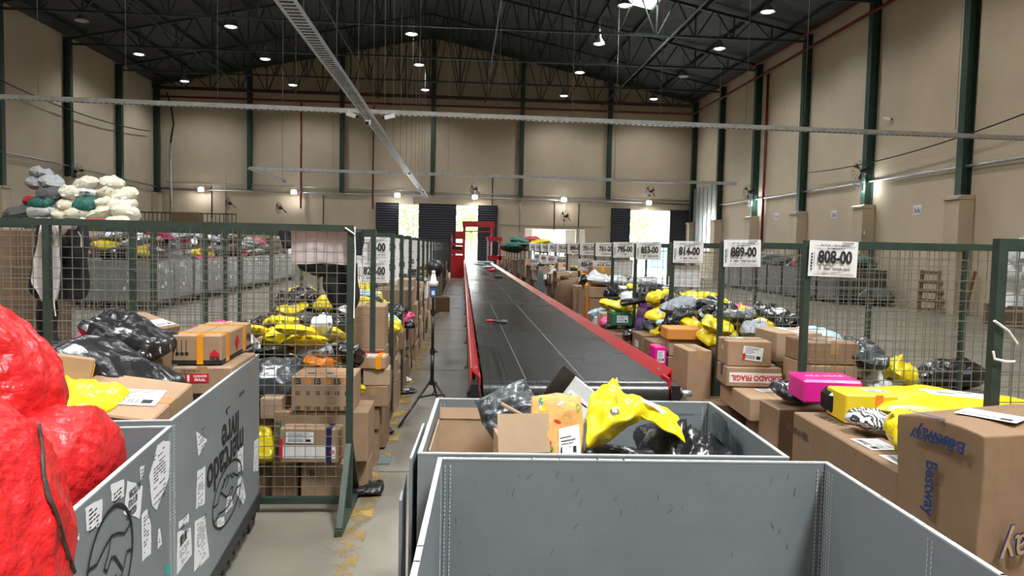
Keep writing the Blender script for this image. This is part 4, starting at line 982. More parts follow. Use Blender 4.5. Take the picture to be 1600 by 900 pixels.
MB()._add([(.06, -d_/2-.003, .05), (.085, -d_/2-.003, .075), (.11, -d_/2-.003, .05), (.085, -d_/2-.003, .025)], [(0, 3, 2, 1)]).build('red_diamond', REDINK, g2)
text(g2, 'Rio', (.085, -d_/2-.003, .03), .035, orient((-1, 0, 0), (0, 0, -1)), INK, 1, .02); text(g2, 'Rio', (w_/2+.003, .23, .07), .06, orient((0, -1, 0), (0, 0, -1)), INK, 1, .03)
MB().ab((-w_/2-.001, -d_/2-.001, 0), (w_/2+.001, d_/2+.001, .02)).build('printed_band', INK, g2)
m = MB()
for k in range(3): m.ab((-.095+k*.022, -d_/2-.002, .06), (-.092+k*.022, -d_/2-.001, .12)); m.ab((-.1+k*.022, -d_/2-.002, .045), (-.084+k*.022, -d_/2-.001, .06))
m.build('printed_symbol', INK, g2)
carton_px(345, 615, 3.72, (.26, .4, .12), 'pale carton beneath the fragile one in the left bin', .05, 2, None)
tag(carton('carton', (-1.75, 3.78, .87), (.45, .35, .2), .1, 0), 'wide tan carton beneath the small tilted one in the left bin', 'box')
# labelled flat box leaning on the bin's near wall
o = carton('carton', (-1.32, 2.93, .955), (.40, .30, .085), 0, 0, CLEARTAPE, None, (R_(17), R_(5), R_(-8))); hand(o, 'flat brown carton with white shipping label, leaning on the bin edge')
put_label(o, (.05, -.01, .088), (0, 0, .15), .20, .12, False, 1)
o = carton('carton', (-1.73, 3.05, .90), (.30, .38, .28), 0, 0, None, None, (R_(-6), R_(12), R_(28))); hand(o, 'dented brown carton with orange tape beside the red bag')
MB().ab((-.05, -.192, .0), (.0, .192, .2822)).build('orange_tape', ORANGETAPE, o); MB().ab((.1495, -.19, .02), (.1522, -.14, .26)).build('orange_tape', ORANGETAPE, o)
text(o, '20', (.1525, .02, .2), .05, FACE_PX, REDINK, 1, .005)
o = carton('carton', (-1.70, 4.0, 1.10), (.24, .2, .12), 0, 0, None, None, (R_(0), R_(16), R_(-14))); hand(o, 'small tilted carton with white label behind the black bags'); put_label(o, (.06, 0, .1225), (0, 0, PI/2), .14, .09, False, 2)
o = soft('mailer_bag', (-1.49, 3.20, 1.0), (.54, .30, .24), (R_(14), R_(24), R_(-14)), POLY['black'], 0); hand(o, 'big bulging black plastic bag in the left bin, front one', 'parcel bag')
o = soft('mailer_bag', (-1.63, 3.62, 1.09), (.42, .30, .24), (R_(6), R_(20), R_(-10)), POLY['black'], 3); hand(o, 'black plastic bag behind the big bulging one', 'parcel bag')
o = soft('mailer_bag', (-1.475, 2.86, .965), (.34, .26, .16), (R_(14), R_(4), R_(-14)), POLY['yellow'], 5); hand(o, 'crumpled yellow mailer at the near edge of the left bin', 'parcel bag')
o = soft('mailer_bag', (-2.0, 4.0, 1.0), (.4, .3, .12), (0, 0, .3), POLY['dark grey'], 4); hand(o, 'dark grey mailer at the back left of the logo bin', 'parcel bag')
o = soft('mailer_bag', (-1.80, 3.85, 1.10), (.36, .24, .1), (.1, 0, .3), POLY['pink'], 6); hand(o, 'pink mailer behind the black bags', 'parcel bag')

# ------------------------------------------------------------------ contents of the bin before the conveyor
rnd = random.Random(5)
hA = Heap(0.0, .97, 2.28, 2.94); hA.h[:] = .2
hA.fill(rnd, lambda x, y: .66, 10, 5, 'inside the middle bin', .36)
# open carton: five thin walls
oc = empty('open_carton', (.04, 2.66, .70), -.04); tag(oc, 'open empty carton at the left side of the middle bin', 'box')
MB().ab((-.13, -.22, 0), (.13, .22, .006)).build('carton_bottom', CARD[2], oc)
for nm, a, b in (('carton_wall', (-.13, .214, 0), (.13, .22, .26)), ('carton_wall', (-.13, -.22, 0), (.13, -.214, .2)), ('carton_wall', (-.136, -.22, 0), (-.13, .22, .25)), ('carton_wall', (.13, -.22, 0), (.136, .22, .25))): MB().ab(a, b).build(nm, CARD[2], oc)
MB().box((0, .222, .275), (.26, .006, .045), Matrix.Rotation(-.4, 3, 'X')).build('carton_flap', CARD[0], oc)
oc = empty('open_carton', (.215, 2.50, .79), .08); tag(oc, 'small open carton with a raised flap beside the printed mailer', 'box')
MB().ab((-.085, -.1, 0), (.085, .1, .20)).build('carton_body', CARD[0], oc)
MB().box((-.01, -.115, .235), (.175, .006, .13), Matrix.Rotation(-.35, 3, 'X')).build('carton_flap', CARD[2], oc)
MB().box((.0, .08, .26), (.14, .05, .006), Matrix.Rotation(.5, 3, 'Y')).build('carton_flap', CARD[0], oc)
put_label(oc, (.0, -.1025, .17), FACE_NY, .13, .04, False, 1)
o = soft('mailer_bag', (.19, 2.76, 1.0), (.23, .19, .15), (R_(55), R_(-22), R_(10)), POLY['dark grey'], 1); hand(o, 'dark grey plastic mailer standing up in the middle bin', 'parcel bag')
# printed kraft mailer
pm = soft('mailer_bag', (0, 0, 0), (.24, .28, .05), (0, 0, 0), mat('kraft_orange_print', (.62, .33, .10), .6, bump=.3, bscale=12, bdist=.01), 4)
pm.location = (.330, 2.43, 1.015); pm.rotation_euler = (R_(72), R_(0), R_(2)); pm.scale = (.185, .27, .03); hand(pm, 'orange kraft mailer printed with small fruit, upright in middle bin', 'parcel bag')
PS = MB(); r = random.Random(8); cols = [POLY['yellow'], REDINK, mat('leafy_print', (.12, .28, .04), .6), WHITE, mat('teal_print', (.0, .2, .2), .6)]
pmx = []
BVm = BVHTree.FromPolygons([v.co.copy() for v in pm.data.vertices], [p.vertices[:] for p in pm.data.polygons])
def onbag(u, v, e=.05):
    h = BVm.ray_cast(Vector((u, v, 5)), Vector((0, 0, -1))); return (h[0].z if h[0] else .5)+e
for k in range(26):
    u, v = r.uniform(-.43, .43), r.uniform(-.44, .44); a = r.uniform(0, PI); ru, rv = r.choice(((.055, .03), (.035, .035), (.06, .018))); n0 = len(PS.v); mi = r.randint(0, 4); q = []
    for j in range(10):
        t = 2*PI*j/10; x = ru*math.cos(t); y = rv*math.sin(t); X = u+(x*math.cos(a)-y*math.sin(a))*1.2; Y = v+(x*math.sin(a)+y*math.cos(a)); q.append((X, Y, onbag(X, Y)))
    PS.poly(q, mi)
PS.build('fruit_print', cols, pm)
L_ = MB(); g_ = [(.0, -.38), (.42, -.34), (.40, .10), (.02, .04)]
vs = []
for j in range(7):
    for i in range(7):
        u, v = i/6, j/6; a = Vector((*g_[0], 0)).lerp(Vector((*g_[1], 0)), u); b = Vector((*g_[3], 0)).lerp(Vector((*g_[2], 0)), u); p = a.lerp(b, v); vs.append((p.x, p.y, onbag(p.x, p.y, .09)))
L_._add(vs, [(j*7+i, j*7+i+1, j*7+i+8, j*7+i+7) for j in range(6) for i in range(6)])
for (u0, v0, u1, v1) in ((.06, .70, .6, .73), (.1, .60, .8, .63), (.1, .52, .7, .54), (.65, .25, .8, .42), (.08, .1, .15, .45), (.5, .06, .9, .09)):
    q = []
    for u, v in ((u0, v0), (u1, v0), (u1, v1), (u0, v1)):
        a = Vector((*g_[0], 0)).lerp(Vector((*g_[1], 0)), u); b = Vector((*g_[3], 0)).lerp(Vector((*g_[2], 0)), u); p = a.lerp(b, v); q.append((p.x, p.y, onbag(p.x, p.y, .16)))
    L_.poly(q, 1)
L_.build('shipping_label', [WHITE, INK], pm)
# draped sheets: bag skins defined by ridge lines (give each its own thickness)
def sheet(name, rows, material, thick=.012, sub=5, crease=.006, seed=0):
    """rows of control points (world); bilinear patch with creases, solidified"""
    r = random.Random(seed); nr, ncol = len(rows), len(rows[0]); vs = []; NU, NV = (ncol-1)*sub+1, (nr-1)*sub+1
    def cr(p0, p1, p2, p3, t): return .5*((2*p1)+(-p0+p2)*t+(2*p0-5*p1+4*p2-p3)*t*t+(-p0+3*p1-3*p2+p3)*t**3)
    def rowpt(row, u):
        i = min(int(u), ncol-2); t = u-i; g = [Vector(row[max(0, min(ncol-1, i+k))]) for k in (-1, 0, 1, 2)]; return cr(*g, t)
    for j in range(NV):
        v = j/sub; jj = min(int(v), nr-2); t = v-jj
        for i in range(NU):
            u = i/sub; g = [rowpt(rows[max(0, min(nr-1, jj+k))], u) for k in (-1, 0, 1, 2)]; p = cr(*g, t); q = p*9+Vector((seed, 0, 0))
            vs.append(p+Vector((noise.noise(q), noise.noise(q+Vector((9, 0, 0))), noise.noise(q*1.7)))*crease*2+Vector((0, 0, 1))*(1-abs(noise.noise(p*14+Vector((seed, 3, 1))))*2)*crease)
    fs = [(j*NU+i, j*NU+i+1, (j+1)*NU+i+1, (j+1)*NU+i) for j in range(NV-1) for i in range(NU-1)]
    me = bpy.data.meshes.new(name); me.from_pydata([tuple(v) for v in vs], [], fs); me.materials.append(material); me.polygons.foreach_set('use_smooth', [True]*len(fs))
    o = link(name, me); sm = o.modifiers.new('thickness', 'SOLIDIFY'); sm.thickness = thick; sm.offset = 0; return o
P3 = lambda x, y, Y: tuple(atY(x, y, Y))
# the big opened yellow bag: a left lobe and a fin swept to the right, one object
yb = sheet('yellow_bag', [
    [P3(914, 655, 2.50), P3(922, 625, 2.56), P3(940, 608, 2.66), P3(962, 592, 2.78)],
    [P3(913, 672, 2.42), P3(940, 638, 2.46), P3(960, 622, 2.52), P3(966, 610, 2.62)],
    [P3(914, 700, 2.36), P3(950, 668, 2.36), P3(985, 650, 2.36), P3(1000, 628, 2.44)],
    [P3(918, 702, 2.42), P3(950, 690, 2.40), P3(985, 668, 2.40), P3(1012, 655, 2.42)]], POLY['yellow'], .008, 12, .009, 2)
tag(yb, 'large crumpled bright yellow plastic bag spread across the middle bin', 'parcel bag')
ys = sheet('yellow_flap', [
    [P3(961, 615, 2.50), P3(990, 622, 2.52), P3(1025, 635, 2.56), P3(1052, 646, 2.58)],
    [P3(966, 632, 2.44), P3(992, 637, 2.46), P3(1030, 650, 2.48), P3(1062, 665, 2.50)],
    [P3(968, 644, 2.40), P3(1000, 652, 2.40), P3(1035, 668, 2.42), P3(1070, 694, 2.42)]], POLY['yellow'], .006, 12, .007, 4); ys.parent = yb
yw = sheet('white_print', [[P3(1000, 628, 2.50), P3(1020, 636, 2.52), P3(1038, 648, 2.53)], [P3(1006, 634, 2.478), P3(1022, 642, 2.49), P3(1038, 658, 2.50)]], WHITE, .008, 6, .001, 4); yw.parent = yb; yw.location = (0, -.012, .012)
yt = sheet('yellow_corner', [[P3(930, 622, 2.7), P3(945, 606, 2.74), P3(957, 592, 2.8)], [P3(938, 625, 2.62), P3(952, 612, 2.68), P3(968, 607, 2.74)]], POLY['yellow'], .008, 6, .003, 6); yt.parent = yb
c_ = atY(961, 646, 2.38); cp = MB().lathe([(0, .012), (.012, .010), (.016, 0), (.018, -.01)], n=14).build('bag_cap', SILVERPL, yb, True, loc=c_, rot=(PI/2, 0, 0))
# white and black envelope poking out behind
env = carton('envelope', (.33, 2.80, .90), (.21, .018, .27), 0, POLY['white'], None, None, (R_(-8), R_(38), R_(4)), .006, False); tag(env, 'white and black padded envelope poking up behind the printed mailer', 'envelope')
put_label(env, (.03, -.012, .13), FACE_NY, .12, .17, False, 2); MB().ab((-.108, -.011, -.002), (-.045, .011, .272)).build('black_edge', POLY['black'], env)
o = soft('mailer_bag', (.58, 2.44, .84), (.36, .26, .14), (R_(10), 0, R_(-8)), POLY['black'], 3); hand(o, 'black plastic bag below the yellow bag, in the middle bin', 'parcel bag')
o = soft('mailer_bag', (.80, 2.58, .80), (.34, .34, .26), (R_(14), R_(16), R_(24)), POLY['black'], 8, False); hand(o, 'black plastic bag under the yellow bag tip', 'parcel bag')
o = soft('mailer_bag', (.985, 2.66, .90), (.22, .26, .05), (R_(84), R_(4), R_(86)), POLY['dark grey'], 9); hand(o, 'dark navy mailer standing against the right wall of middle bin', 'parcel bag')
o = carton('carton', (.845, 2.36, .70), (.12, .10, .24), .1, mat('black_card', (.02, .02, .02), .4), None, None, None, .004, False); hand(o, 'small black box with pale label below the yellow bag'); put_label(o, (0, -.052, .19), FACE_NY, .10, .07)
o = soft('mailer_bag', (.02, 2.33, .80), (.20, .16, .09), (R_(5), R_(10), R_(-20)), POLY['yellow'], 6); hand(o, 'yellow mailer corner at the left of middle bin', 'parcel bag')
o = soft('mailer_bag', (.70, 2.75, .72), (.3, .24, .14), (R_(20), 0, R_(30)), POLY['grey'], 10); hand(o, 'grey plastic mailer behind the yellow bag', 'parcel bag')
# ------------------------------------------------------------------ right row, nearest things
# huge upright pool carton
A0 = atZ(1402, 647, 1.07); B0 = atZ(1537, 682, 1.07)
ang = math.atan2(B0.y-A0.y, B0.x-A0.x); wA = (B0-A0).length; dep = .62
bw_o = empty('huge_carton', A0.lerp(B0, .5)*1, ang); bw_o.location.z = 0; tag(bw_o, 'huge upright brown carton with blue lettering at the right edge', 'box')
m = MB()
NXs, NZs = 10, 12
def bulge(p):
    x, y, z = p; return (x, y, z)
# body as a subdivided box with soft dents
bm = bmesh.new(); bmesh.ops.create_cube(bm, size=1); bmesh.ops.subdivide_edges(bm, edges=bm.edges[:], cuts=9, use_grid_fill=True)
for v in bm.verts:
    x, y, z = v.co.x*wA, v.co.y*dep+dep/2, (v.co.z+.5)*1.07
    k = noise.noise(Vector((x*4, y*4, z*3)))*.012; ed = 1-min(1, abs(abs(v.co.x)-.5)*8)
    if z > 1.06: z += -.02*math.sin(PI*(v.co.y+.5))*0+.018*math.sin(PI*(v.co.x+.5))
    if v.co.x > .49: x += .03*math.sin(PI*(v.co.y+.5))*min(1, z)
    v.co = (x+k, y+k, z+k*.3)
me = bpy.data.meshes.new('carton_body'); bm.to_mesh(me); bm.free(); me.materials.append(CARD[1]); b_o = link('carton_body', me, bw_o)
bv_ = b_o.modifiers.new('b', 'BEVEL'); bv_.width = .006; bv_.segments = 2; bv_.limit_method = 'ANGLE'; bv_.angle_limit = R_(50)
for k, (zz, xx) in enumerate(((.86, .05),)):
    text(bw_o, 'Bestway', (0.0, -.022, .85), .06, orient((0, 0, -1), (1, 0, 0)), BLUEINK, .95, .03)
text(bw_o, 'Bestway', (.03, -.027, 1.03), .055, orient((-1, 0, .1), (-.1, 0, -1)), BLUEINK, 1, .03)
text(bw_o, 'Bestway', (.0, -.026, 1.018), .05, orient((-1, 0, 0), (0, 0, -1)), BLUEINK, 1, .03)
text(bw_o, 'Bestway', (-.05, .0, 1.094), .045, orient((-1, 0, 0), (0, -1, 0)), BLUEINK, 1, .02)
text(bw_o, 'Bestway', (wA/2+.040, .30, .70), .15, orient((0, -1, 0), (0, 0, -1)), BLUEINK, 1, .03); text(bw_o, 'Bestway', (wA/2+.043, .30, .70), .15, orient((0, -1, 0), (0, 0, -1)), CARD[0], 1, .004)
put_label(bw_o, (.03, .22, 1.094), (0, 0, .3), .19, .13, False, 1)
# long carton standing on edge behind it
p0 = atZ(1240, 643, .86); p1 = atZ(1402, 737, .86); dv = p1-p0; L = dv.length; az = math.atan2(dv.y, dv.x)
wd = .20; lc_ = MB(); lo = empty('long_carton', p0.lerp(p1, .5), az); lo.location.z = 0; tag(lo, 'long brown furniture carton standing on edge, two white labels on top', 'box')
MB().cham((0, wd/2, .43), (L, wd, .86), .006).build('carton_body', [CARD[1]], lo)
put_label(lo, (.12, wd/2, .8625), (0, 0, .05), .17, .12, False, 0); put_label(lo, (.36, wd/2, .8625), (0, 0, .05), .17, .12, False, 1)
for s_, x_, z_ in (('DOBRAVEIS', -.42, .77), ('I', -.33, .77), ('9', -.18, .62), ('5', -.1, .55), ('L', -.05, .66)): text(lo, s_, (x_, -.002, z_), .05 if len(s_) > 1 else .07, FACE_NY, mat('faded_ink', (.09, .05, .03), .8), 1, .005)
text(lo, 'HEAVY', (-.3, wd/2, .862), .06, (0, 0, .1), INK, 1.2, .01); text(lo, 'LADO DE CIMA', (.0, wd*.7, .862), .04, (0, 0, PI), INK, 1.2, .01)
# things lying on it: pink box, black pouch, yellow box, striped bag, long yellow bag
def base_on(px, py, Y): return atY(px, py, Y)
p = atY(1262, 640, 3.55); o = carton('pink_box', (p.x+.17, 3.72, .865), (.30, .26, .125), -.12, POLY['magenta'], None, None, None, .012, False); hand(o, 'bright pink wrapped box on the long carton, by sign 808-00')
text(o, 'PRA VOCÊ', (.0, .0, .1265), .04, (0, 0, .1), WHITEINK, 1.1, .0)
p = atY(1310, 652, 3.35); o = carton('black_pouch', (p.x+.01, 3.38, .865), (.13, .16, .13), -.1, POLY['black'], None, None, None, .03, False); hand(o, 'black wrapped block between the pink and yellow boxes')
p = atY(1362, 668, 3.15); o = carton('yellow_box', (p.x+.02, 3.28, .865), (.24, .22, .135), -.1, mat('yellow_card', (.80, .58, .02), .4), None, None, None, .006, False); hand(o, 'yellow carton with an orange stripe on the long carton')
MB().ab((.015, -.1115, .05), (.05, -.1100, .137)).build('orange_stripe', POLY['orange'], o); text(o, 'GUARANI', (-.05, -.112, .03), .028, FACE_NY, REDINK, 1.1, .03); put_label(o, (.06, .0, .137), (0, 0, 0), .1, .08)
o = soft('mailer_bag', (1.80, 3.02, .87), (.20, .16, .12), (0, R_(6), .4), mat('zebra_bag', (.6, .62, .63), .35, bump=.5, bscale=12, bdist=.02), 2, True); hand(o, 'black and white striped mailer beside the yellow carton', 'parcel bag')
def _zeb():
    nt = _m['zebra_bag'].node_tree; b = nt.nodes['Principled BSDF']; tc = nt.nodes.new('ShaderNodeTexCoord'); wv = nt.nodes.new('ShaderNodeTexWave'); wv.inputs['Scale'].default_value = 3.2; wv.inputs['Distortion'].default_value = 5; wv.inputs['Detail Scale'].default_value = 1.4
    cr = nt.nodes.new('ShaderNodeValToRGB'); cr.color_ramp.interpolation = 'CONSTANT'; cr.color_ramp.elements[0].color = (.02, .02, .02, 1); cr.color_ramp.elements[1].position = .5; cr.color_ramp.elements[1].color = (.65, .67, .68, 1)
    nt.links.new(tc.outputs['Object'], wv.inputs[0]); nt.links.new(wv.outputs[1], cr.inputs[0]); nt.links.new(cr.outputs[0], b.inputs['Base Color'])
_zeb()
yl = soft('long_yellow_bag', (2.40, 3.22, .82), (1.0, .42, .24), (R_(4), R_(5), R_(-14)), POLY['yellow'], 0, True); hand(yl, 'long bright yellow wrapped parcel behind the huge carton', 'parcel bag')
text(yl, 'livre', (.1, -.1, 1.12), .12, (0, 0, PI), INK, 1, .02)
o = carton('carton', (2.40, 3.25, 0), (.9, .46, .78), -.2, 1, None, None); hand(o, 'large brown carton carrying the long yellow parcel')
o = soft('mailer_bag', (1.72, 2.72, .88), (.2, .2, .2), (R_(30), R_(50), .3), POLY['yellow'], 1); hand(o, 'small yellow mailer squeezed beside the huge carton', 'parcel bag')
o = soft('mailer_bag', (1.93, 4.02, .80), (.26, .22, .14), (R_(10), 0, .3), POLY['black'], 5, True); hand(o, 'black mailer lying left of the pink box', 'parcel bag')
o = carton('carton', (1.93, 3.98, 0), (.34, .26, .78), 0, 1); hand(o, 'tall brown carton below the black mailer by post 808-00')
# stack at post 808 / 889
c1 = carton('carton', (1.90, 4.72, .895), (.285, .26, .165), -.10, 0, CLEARTAPE, None); hand(c1, 'brown carton with red-edged label, topmost of its stack by sign 889-00')
put_label(c1, (.02, -.1325, .085), (PI/2, .12, 0), .13, .085, True, 1); put_label(c1, (-.05, .05, .167), (0, 0, 0), .1, .06)
c2 = carton('carton', (1.92, 4.68, .765), (.355, .26, .128), -.10, 0, BLUETAPE, None); hand(c2, 'carton marked CUIDADO FRAGIL upside down, below the labelled one')
MB().ab((-.16, -.1315, .03), (.178, -.1300, .095)).build('white_tape', WHITETAPE, c2); text(c2, 'CUIDADO FRAGIL', (.02, -.1335, .062), .05, orient((-1, 0, 0), (0, 0, -1)), REDINK, .82, .03); put_label(c2, (-.08, 0, .131), (0, 0, 0), .13, .08); put_label(c2, (.1, 0, .131), (0, 0, 0), .13, .08)
c3 = carton('carton', (1.94, 4.52, .62), (.34, .62, .14), -.06, 0, None, 'top'); hand(c3, 'long flat brown carton under the CUIDADO FRAGIL one')
for (x, y, w_, d_, h_, t_, lb) in ((1.82, 4.82, .30, .28, .62, 1, 'brown upright carton at the foot of the 808-00 stack'), (1.99, 4.42, .26, .24, .60, 0, 'tan carton supporting the long flat one'),
                                   (1.64, 5.02, .17, .34, .96, 0, 'tall narrow carton left of the CUIDADO FRAGIL stack'), (1.52, 4.55, .2, .22, .34, 1, 'low brown carton beside the conveyor end'), (1.50, 4.2, .18, .2, .2, 2, 'small pale carton near the drive shaft'), (1.62, 3.95, .2, .26, .46, 0, 'brown carton on the floor beside the middle bin')):
    hand(carton('carton', (x, y, .0), (w_, d_, h_), .02, t_, CLEARTAPE, 'left'), lb)
o = soft('mailer_bag', (1.64, 4.0, .47), (.22, .2, .10), (R_(10), R_(20), 0), POLY['white'], 4, True); hand(o, 'white mailer on the carton beside the middle bin', 'parcel bag')
o = soft('mailer_bag', (1.52, 4.5, .36), (.24, .22, .2), (R_(20), R_(-20), 1), POLY['navy'], 4); hand(o, 'dark blue plastic bag low beside the conveyor end', 'parcel bag')
o = carton('carton', (1.86, 5.98, .90), (.30, .26, .10), -.05, mat('orange_card', (.62, .26, .05), .5), None, None, None, .01, False); hand(o, 'orange carton on top of a stack below sign 814-00')
o = carton('carton', (1.87, 6.0, .765), (.27, .25, .13), -.04, 2, CLEARTAPE, None); hand(o, 'pale carton directly under the orange one')
o = carton('carton', (1.87, 6.0, .0), (.30, .28, .76), 0, 1, None, 'left'); hand(o, 'tall brown carton at the base under the orange one')
o = carton('pink_box', (1.66, 5.98, .66), (.10, .20, .18), 0, POLY['magenta'], None, 'front', None, .01, False); hand(o, 'small pink box left of the orange carton')
o = carton('carton', (1.62, 5.98, .0), (.22, .26, .655), 0, 0, None, 'left'); hand(o, 'brown carton carrying the small pink box')
# upright cartons and sacks further along by the belt
def upright(px, ytop, ybot, Y, wpx, m_, label, d=.35, soft_=False, sack=False, var=0):
    a = atY(px, ytop, Y); w_ = wpx*Y/1130; h_ = a.z
    if soft_: o = blob('stuffed_bag', (a.x, Y+d/2, h_/2), (w_/2, d/2, h_/2), var+40, 3.2, .05, 4, m_)
    else: o = carton('carton', (a.x, Y+d/2, 0), (w_, d, h_), .03, m_, None, None, None, .03)
    return tag(o, label, 'parcel bag' if soft_ else 'box')
upright(891, 440, 0, 11.4, 40, CARDDARK, 'large dark brown paper sack standing by the conveyor', .55, True, var=3)
upright(930, 436, 0, 9.9, 22, POLY['orange'], 'upright orange paper sack beside the dark brown one', .3, True, var=5)
upright(845, 420, 0, 13.2, 12, CLOTHGRY, 'grey-green garment hanging at the right row edge', .15, True, var=6)
o = carton('green_box', (1.80, 8.15, .78), (.22, .24, .14), .1, POLY['green'], None, 'front', None, .008, False); hand(o, 'green box halfway up the right row, under sign 853-00')
o = carton('purple_box', (1.97, 7.8, .72), (.07, .3, .32), .15, POLY['purple'], None, None, (0, R_(8), .1), .008, False); hand(o, 'thin purple box standing below sign 853-00')
o = carton('carton', (1.85, 8.1, 0), (.4, .4, .70), .0, 1, None, 'left'); hand(o, 'brown carton below the green box')
o = soft('mailer_bag', (1.95, 8.0, 1.02), (.36, .24, .14), (0, R_(-12), -.2), POLY['black'], 6); hand(o, 'black mailer on top of the purple box stack', 'parcel bag')
o = soft('mailer_bag', (1.78, 8.3, .92), (.42, .28, .16), (0, R_(12), -.2), POLY['yellow'], 3); hand(o, 'yellow mailer spilling over the green box', 'parcel bag')

# ------------------------------------------------------------------ heaps in the right row bays
def zone(side, i):
    n = (rnum if side == 'R' else lnum)
    if side == 'R': return 'by sign '+rnum[i+1] if i+1 < 9 else '%s bay right' % ORD[i]
    return {0: 'nearest left bay', 1: 'second bay left, by sign 829-00'}.get(i, '%s bay left' % ORD[i])
rnd = random.Random(21)
def profR(x, y):
    if x < 2.0: return 1.06
    k = 1.36 if y < 5.5 else 1.44
    if x < 2.65: return k
    return max(.12, k-(x-2.65)*1.1)
for i in range(len(RY)-1):
    y0, y1 = RY[i]+.05, RY[i+1]-.05
    near = i < 5
    x0 = (2.16 if i == 0 else 2.08 if i in (1,) else 1.72)
    hp = Heap(x0, 3.9 if near else 3.5, y0, y1)
    if i == 0: hp.block(1.5, 2.95, 2.7, 3.6, 1.2)
    if i == 2: hp.block(1.5, 2.05, 5.8, 6.2, 1.2)
    if i == 3: hp.block(1.5, 2.15, 7.6, 8.5, 1.2)
    if i == 0: pf = lambda x, y: (.95 if x < 2.45 else max(.3, .8-(x-2.45)*.9)); hp.base(rnd, pf, 3, 2, zone('R', i)); hp.fill(rnd, pf, 0, 22, zone('R', i), .3, bagsize=(.22, .38))
    elif near: hp.base(rnd, profR, 5, 3, zone('R', i)); hp.fill(rnd, profR, 5, 105, zone('R', i), .34, bagsize=(.20, .38), palette=['black']*13+['yellow']*8+['white']*2+['grey']*2+['dark grey']*5+['silver']*2+['pink', 'light blue'])
    elif i < 11: pf = lambda x, y: 1.4 if x < 2.8 else .9; hp.base(rnd, pf, 3, 2, zone('R', i)); hp.fill(rnd, pf, 2, 8, zone('R', i), .4, bagsize=(.4, .6))
    else: pf = lambda x, y: 1.6 if x < 2.6 else .9; hp.base(rnd, pf, 2, 1, zone('R', i), (.3, .5), .9); hp.fill(rnd, pf, 0, 4, zone('R', i), .75, bagsize=(.6, .85))
def profL(x, y):
    if x > -1.0: return 1.1
    if x > -1.7: return 1.28
    return max(.3, 1.28-(-1.7-x)*1.3)
for i in range(len(LYs)-1):
    y0, y1 = LYs[i]+.05, LYs[i+1]-.05
    near = i < 4
    hp = Heap(-2.35, -.70 if i < 2 else -.62, y0, y1)
    if i == 0: hp.block(-1.42, -.5, 4.4, 5.2, 2)
    if i == 1: hp.block(-1.12, -.5, 5.5, 6.3, 2)
    if near: hp.base(rnd, profL, 4, 3, zone('L', i)); hp.fill(rnd, profL, 5, 72, zone('L', i), .34, bagsize=(.20, .38), palette=['black']*11+['yellow']*9+['white']*3+['light blue', 'dark grey', 'dark grey', 'pink', 'grey', 'orange', 'silver'])
    elif i < 9: pf = lambda x, y: 1.36 if x > -1.6 else .9; hp.base(rnd, pf, 3, 2, zone('L', i)); hp.fill(rnd, pf, 2, 8, zone('L', i), .4, bagsize=(.4, .6))
    else: pf = lambda x, y: 1.4 if x > -1.5 else .8; hp.base(rnd, pf, 2, 1, zone('L', i), (.3, .5), .9); hp.fill(rnd, pf, 0, 4, zone('L', i), .75, bagsize=(.6, .85))
# hand-placed stack in the nearest left bay
def lb(pxl, pxr, ytop, ybot, Y, d, label, tone=0, rz=0, tape=None, lab=None, rot=None, dark=False):
    a = atY(pxl, ytop, Y); b = atY(pxr, ybot, Y); w_ = b.x-a.x; h_ = a.z-b.z
    return hand(carton('carton', ((a.x+b.x)/2, Y+d/2, b.z), (w_, d, h_), rz, tone, tape, lab, rot), label)
o = lb(455, 552, 588, 643, 4.62, .34, 'brown carton printed with rows of black and orange letters', 0, 0)
for k in range(6):
    text(o, 'E5', (-.155+.062*k, -.1705, .19), .05, (PI/2, 0, 0), POLY['orange'] if k % 2 else INK, .9, .04); text(o, 'ES', (-.155+.062*k, -.1705, .115), .035, (PI/2, 0, 0), INK, .9, .03); text(o, 'ESE', (-.155+.062*k, -.1705, .02), .03, (PI/2, 0, 0), INK, .9, .03)
    text(o, 'ES', (-.155+.062*k, -.06, .225), .06, (0, 0, 0), INK if k % 2 else POLY['orange'], .9, .04)
o = lb(428, 574, 643, 722, 4.64, .36, 'wide brown carton with green end print under the lettered one', 0, 0)
text(o, 'FRAGILE', (-.27, -.182, .16), .06, orient((0, 0, 1), (-1, 0, 0)), mat('green_ink', (.02, .12, .05), .6), 1, .02)
p = atY(438, 722, 4.50); o = hand(carton('carton', (p.x+.185, 4.545, p.z+.0), (.37, .13, .215), -.04, 0, None, None), 'carton wrapped in white and navy tape, front of the nearest left bay')
MB().ab((-.186, -.067, .03), (.16, -.065, .11)).build('white_tape', WHITETAPE, o); MB().ab((.10, -.069, 0), (.135, .066, .217)).build('navy_tape', BLUETAPE, o); put_label(o, (-.06, -.069, .16), FACE_NY, .17, .07); text(o, 'FR', (.14, -.071, .07), .03, FACE_NY, REDINK, 1, .02)
MB().ab((-.187, -.068, .02), (-.165, -.066, .15)).build('red_print', REDINK, o)
o = lb(470, 536, 724, 778, 4.56, .30, 'tan carton with black print at the foot of the nearest left stack', 0, 0, CLEARTAPE); text(o, 'EI', (-.06, -.152, .16), .05, FACE_NY, INK, 1, .02)
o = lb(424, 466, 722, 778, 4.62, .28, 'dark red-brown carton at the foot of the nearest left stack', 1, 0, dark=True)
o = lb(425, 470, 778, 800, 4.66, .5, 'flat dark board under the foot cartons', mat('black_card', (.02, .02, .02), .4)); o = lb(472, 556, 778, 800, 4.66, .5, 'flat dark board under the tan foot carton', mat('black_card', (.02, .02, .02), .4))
o = lb(540, 574, 722, 796, 4.72, .26, 'plain brown carton at the aisle foot behind the nearest post', 0, 0)
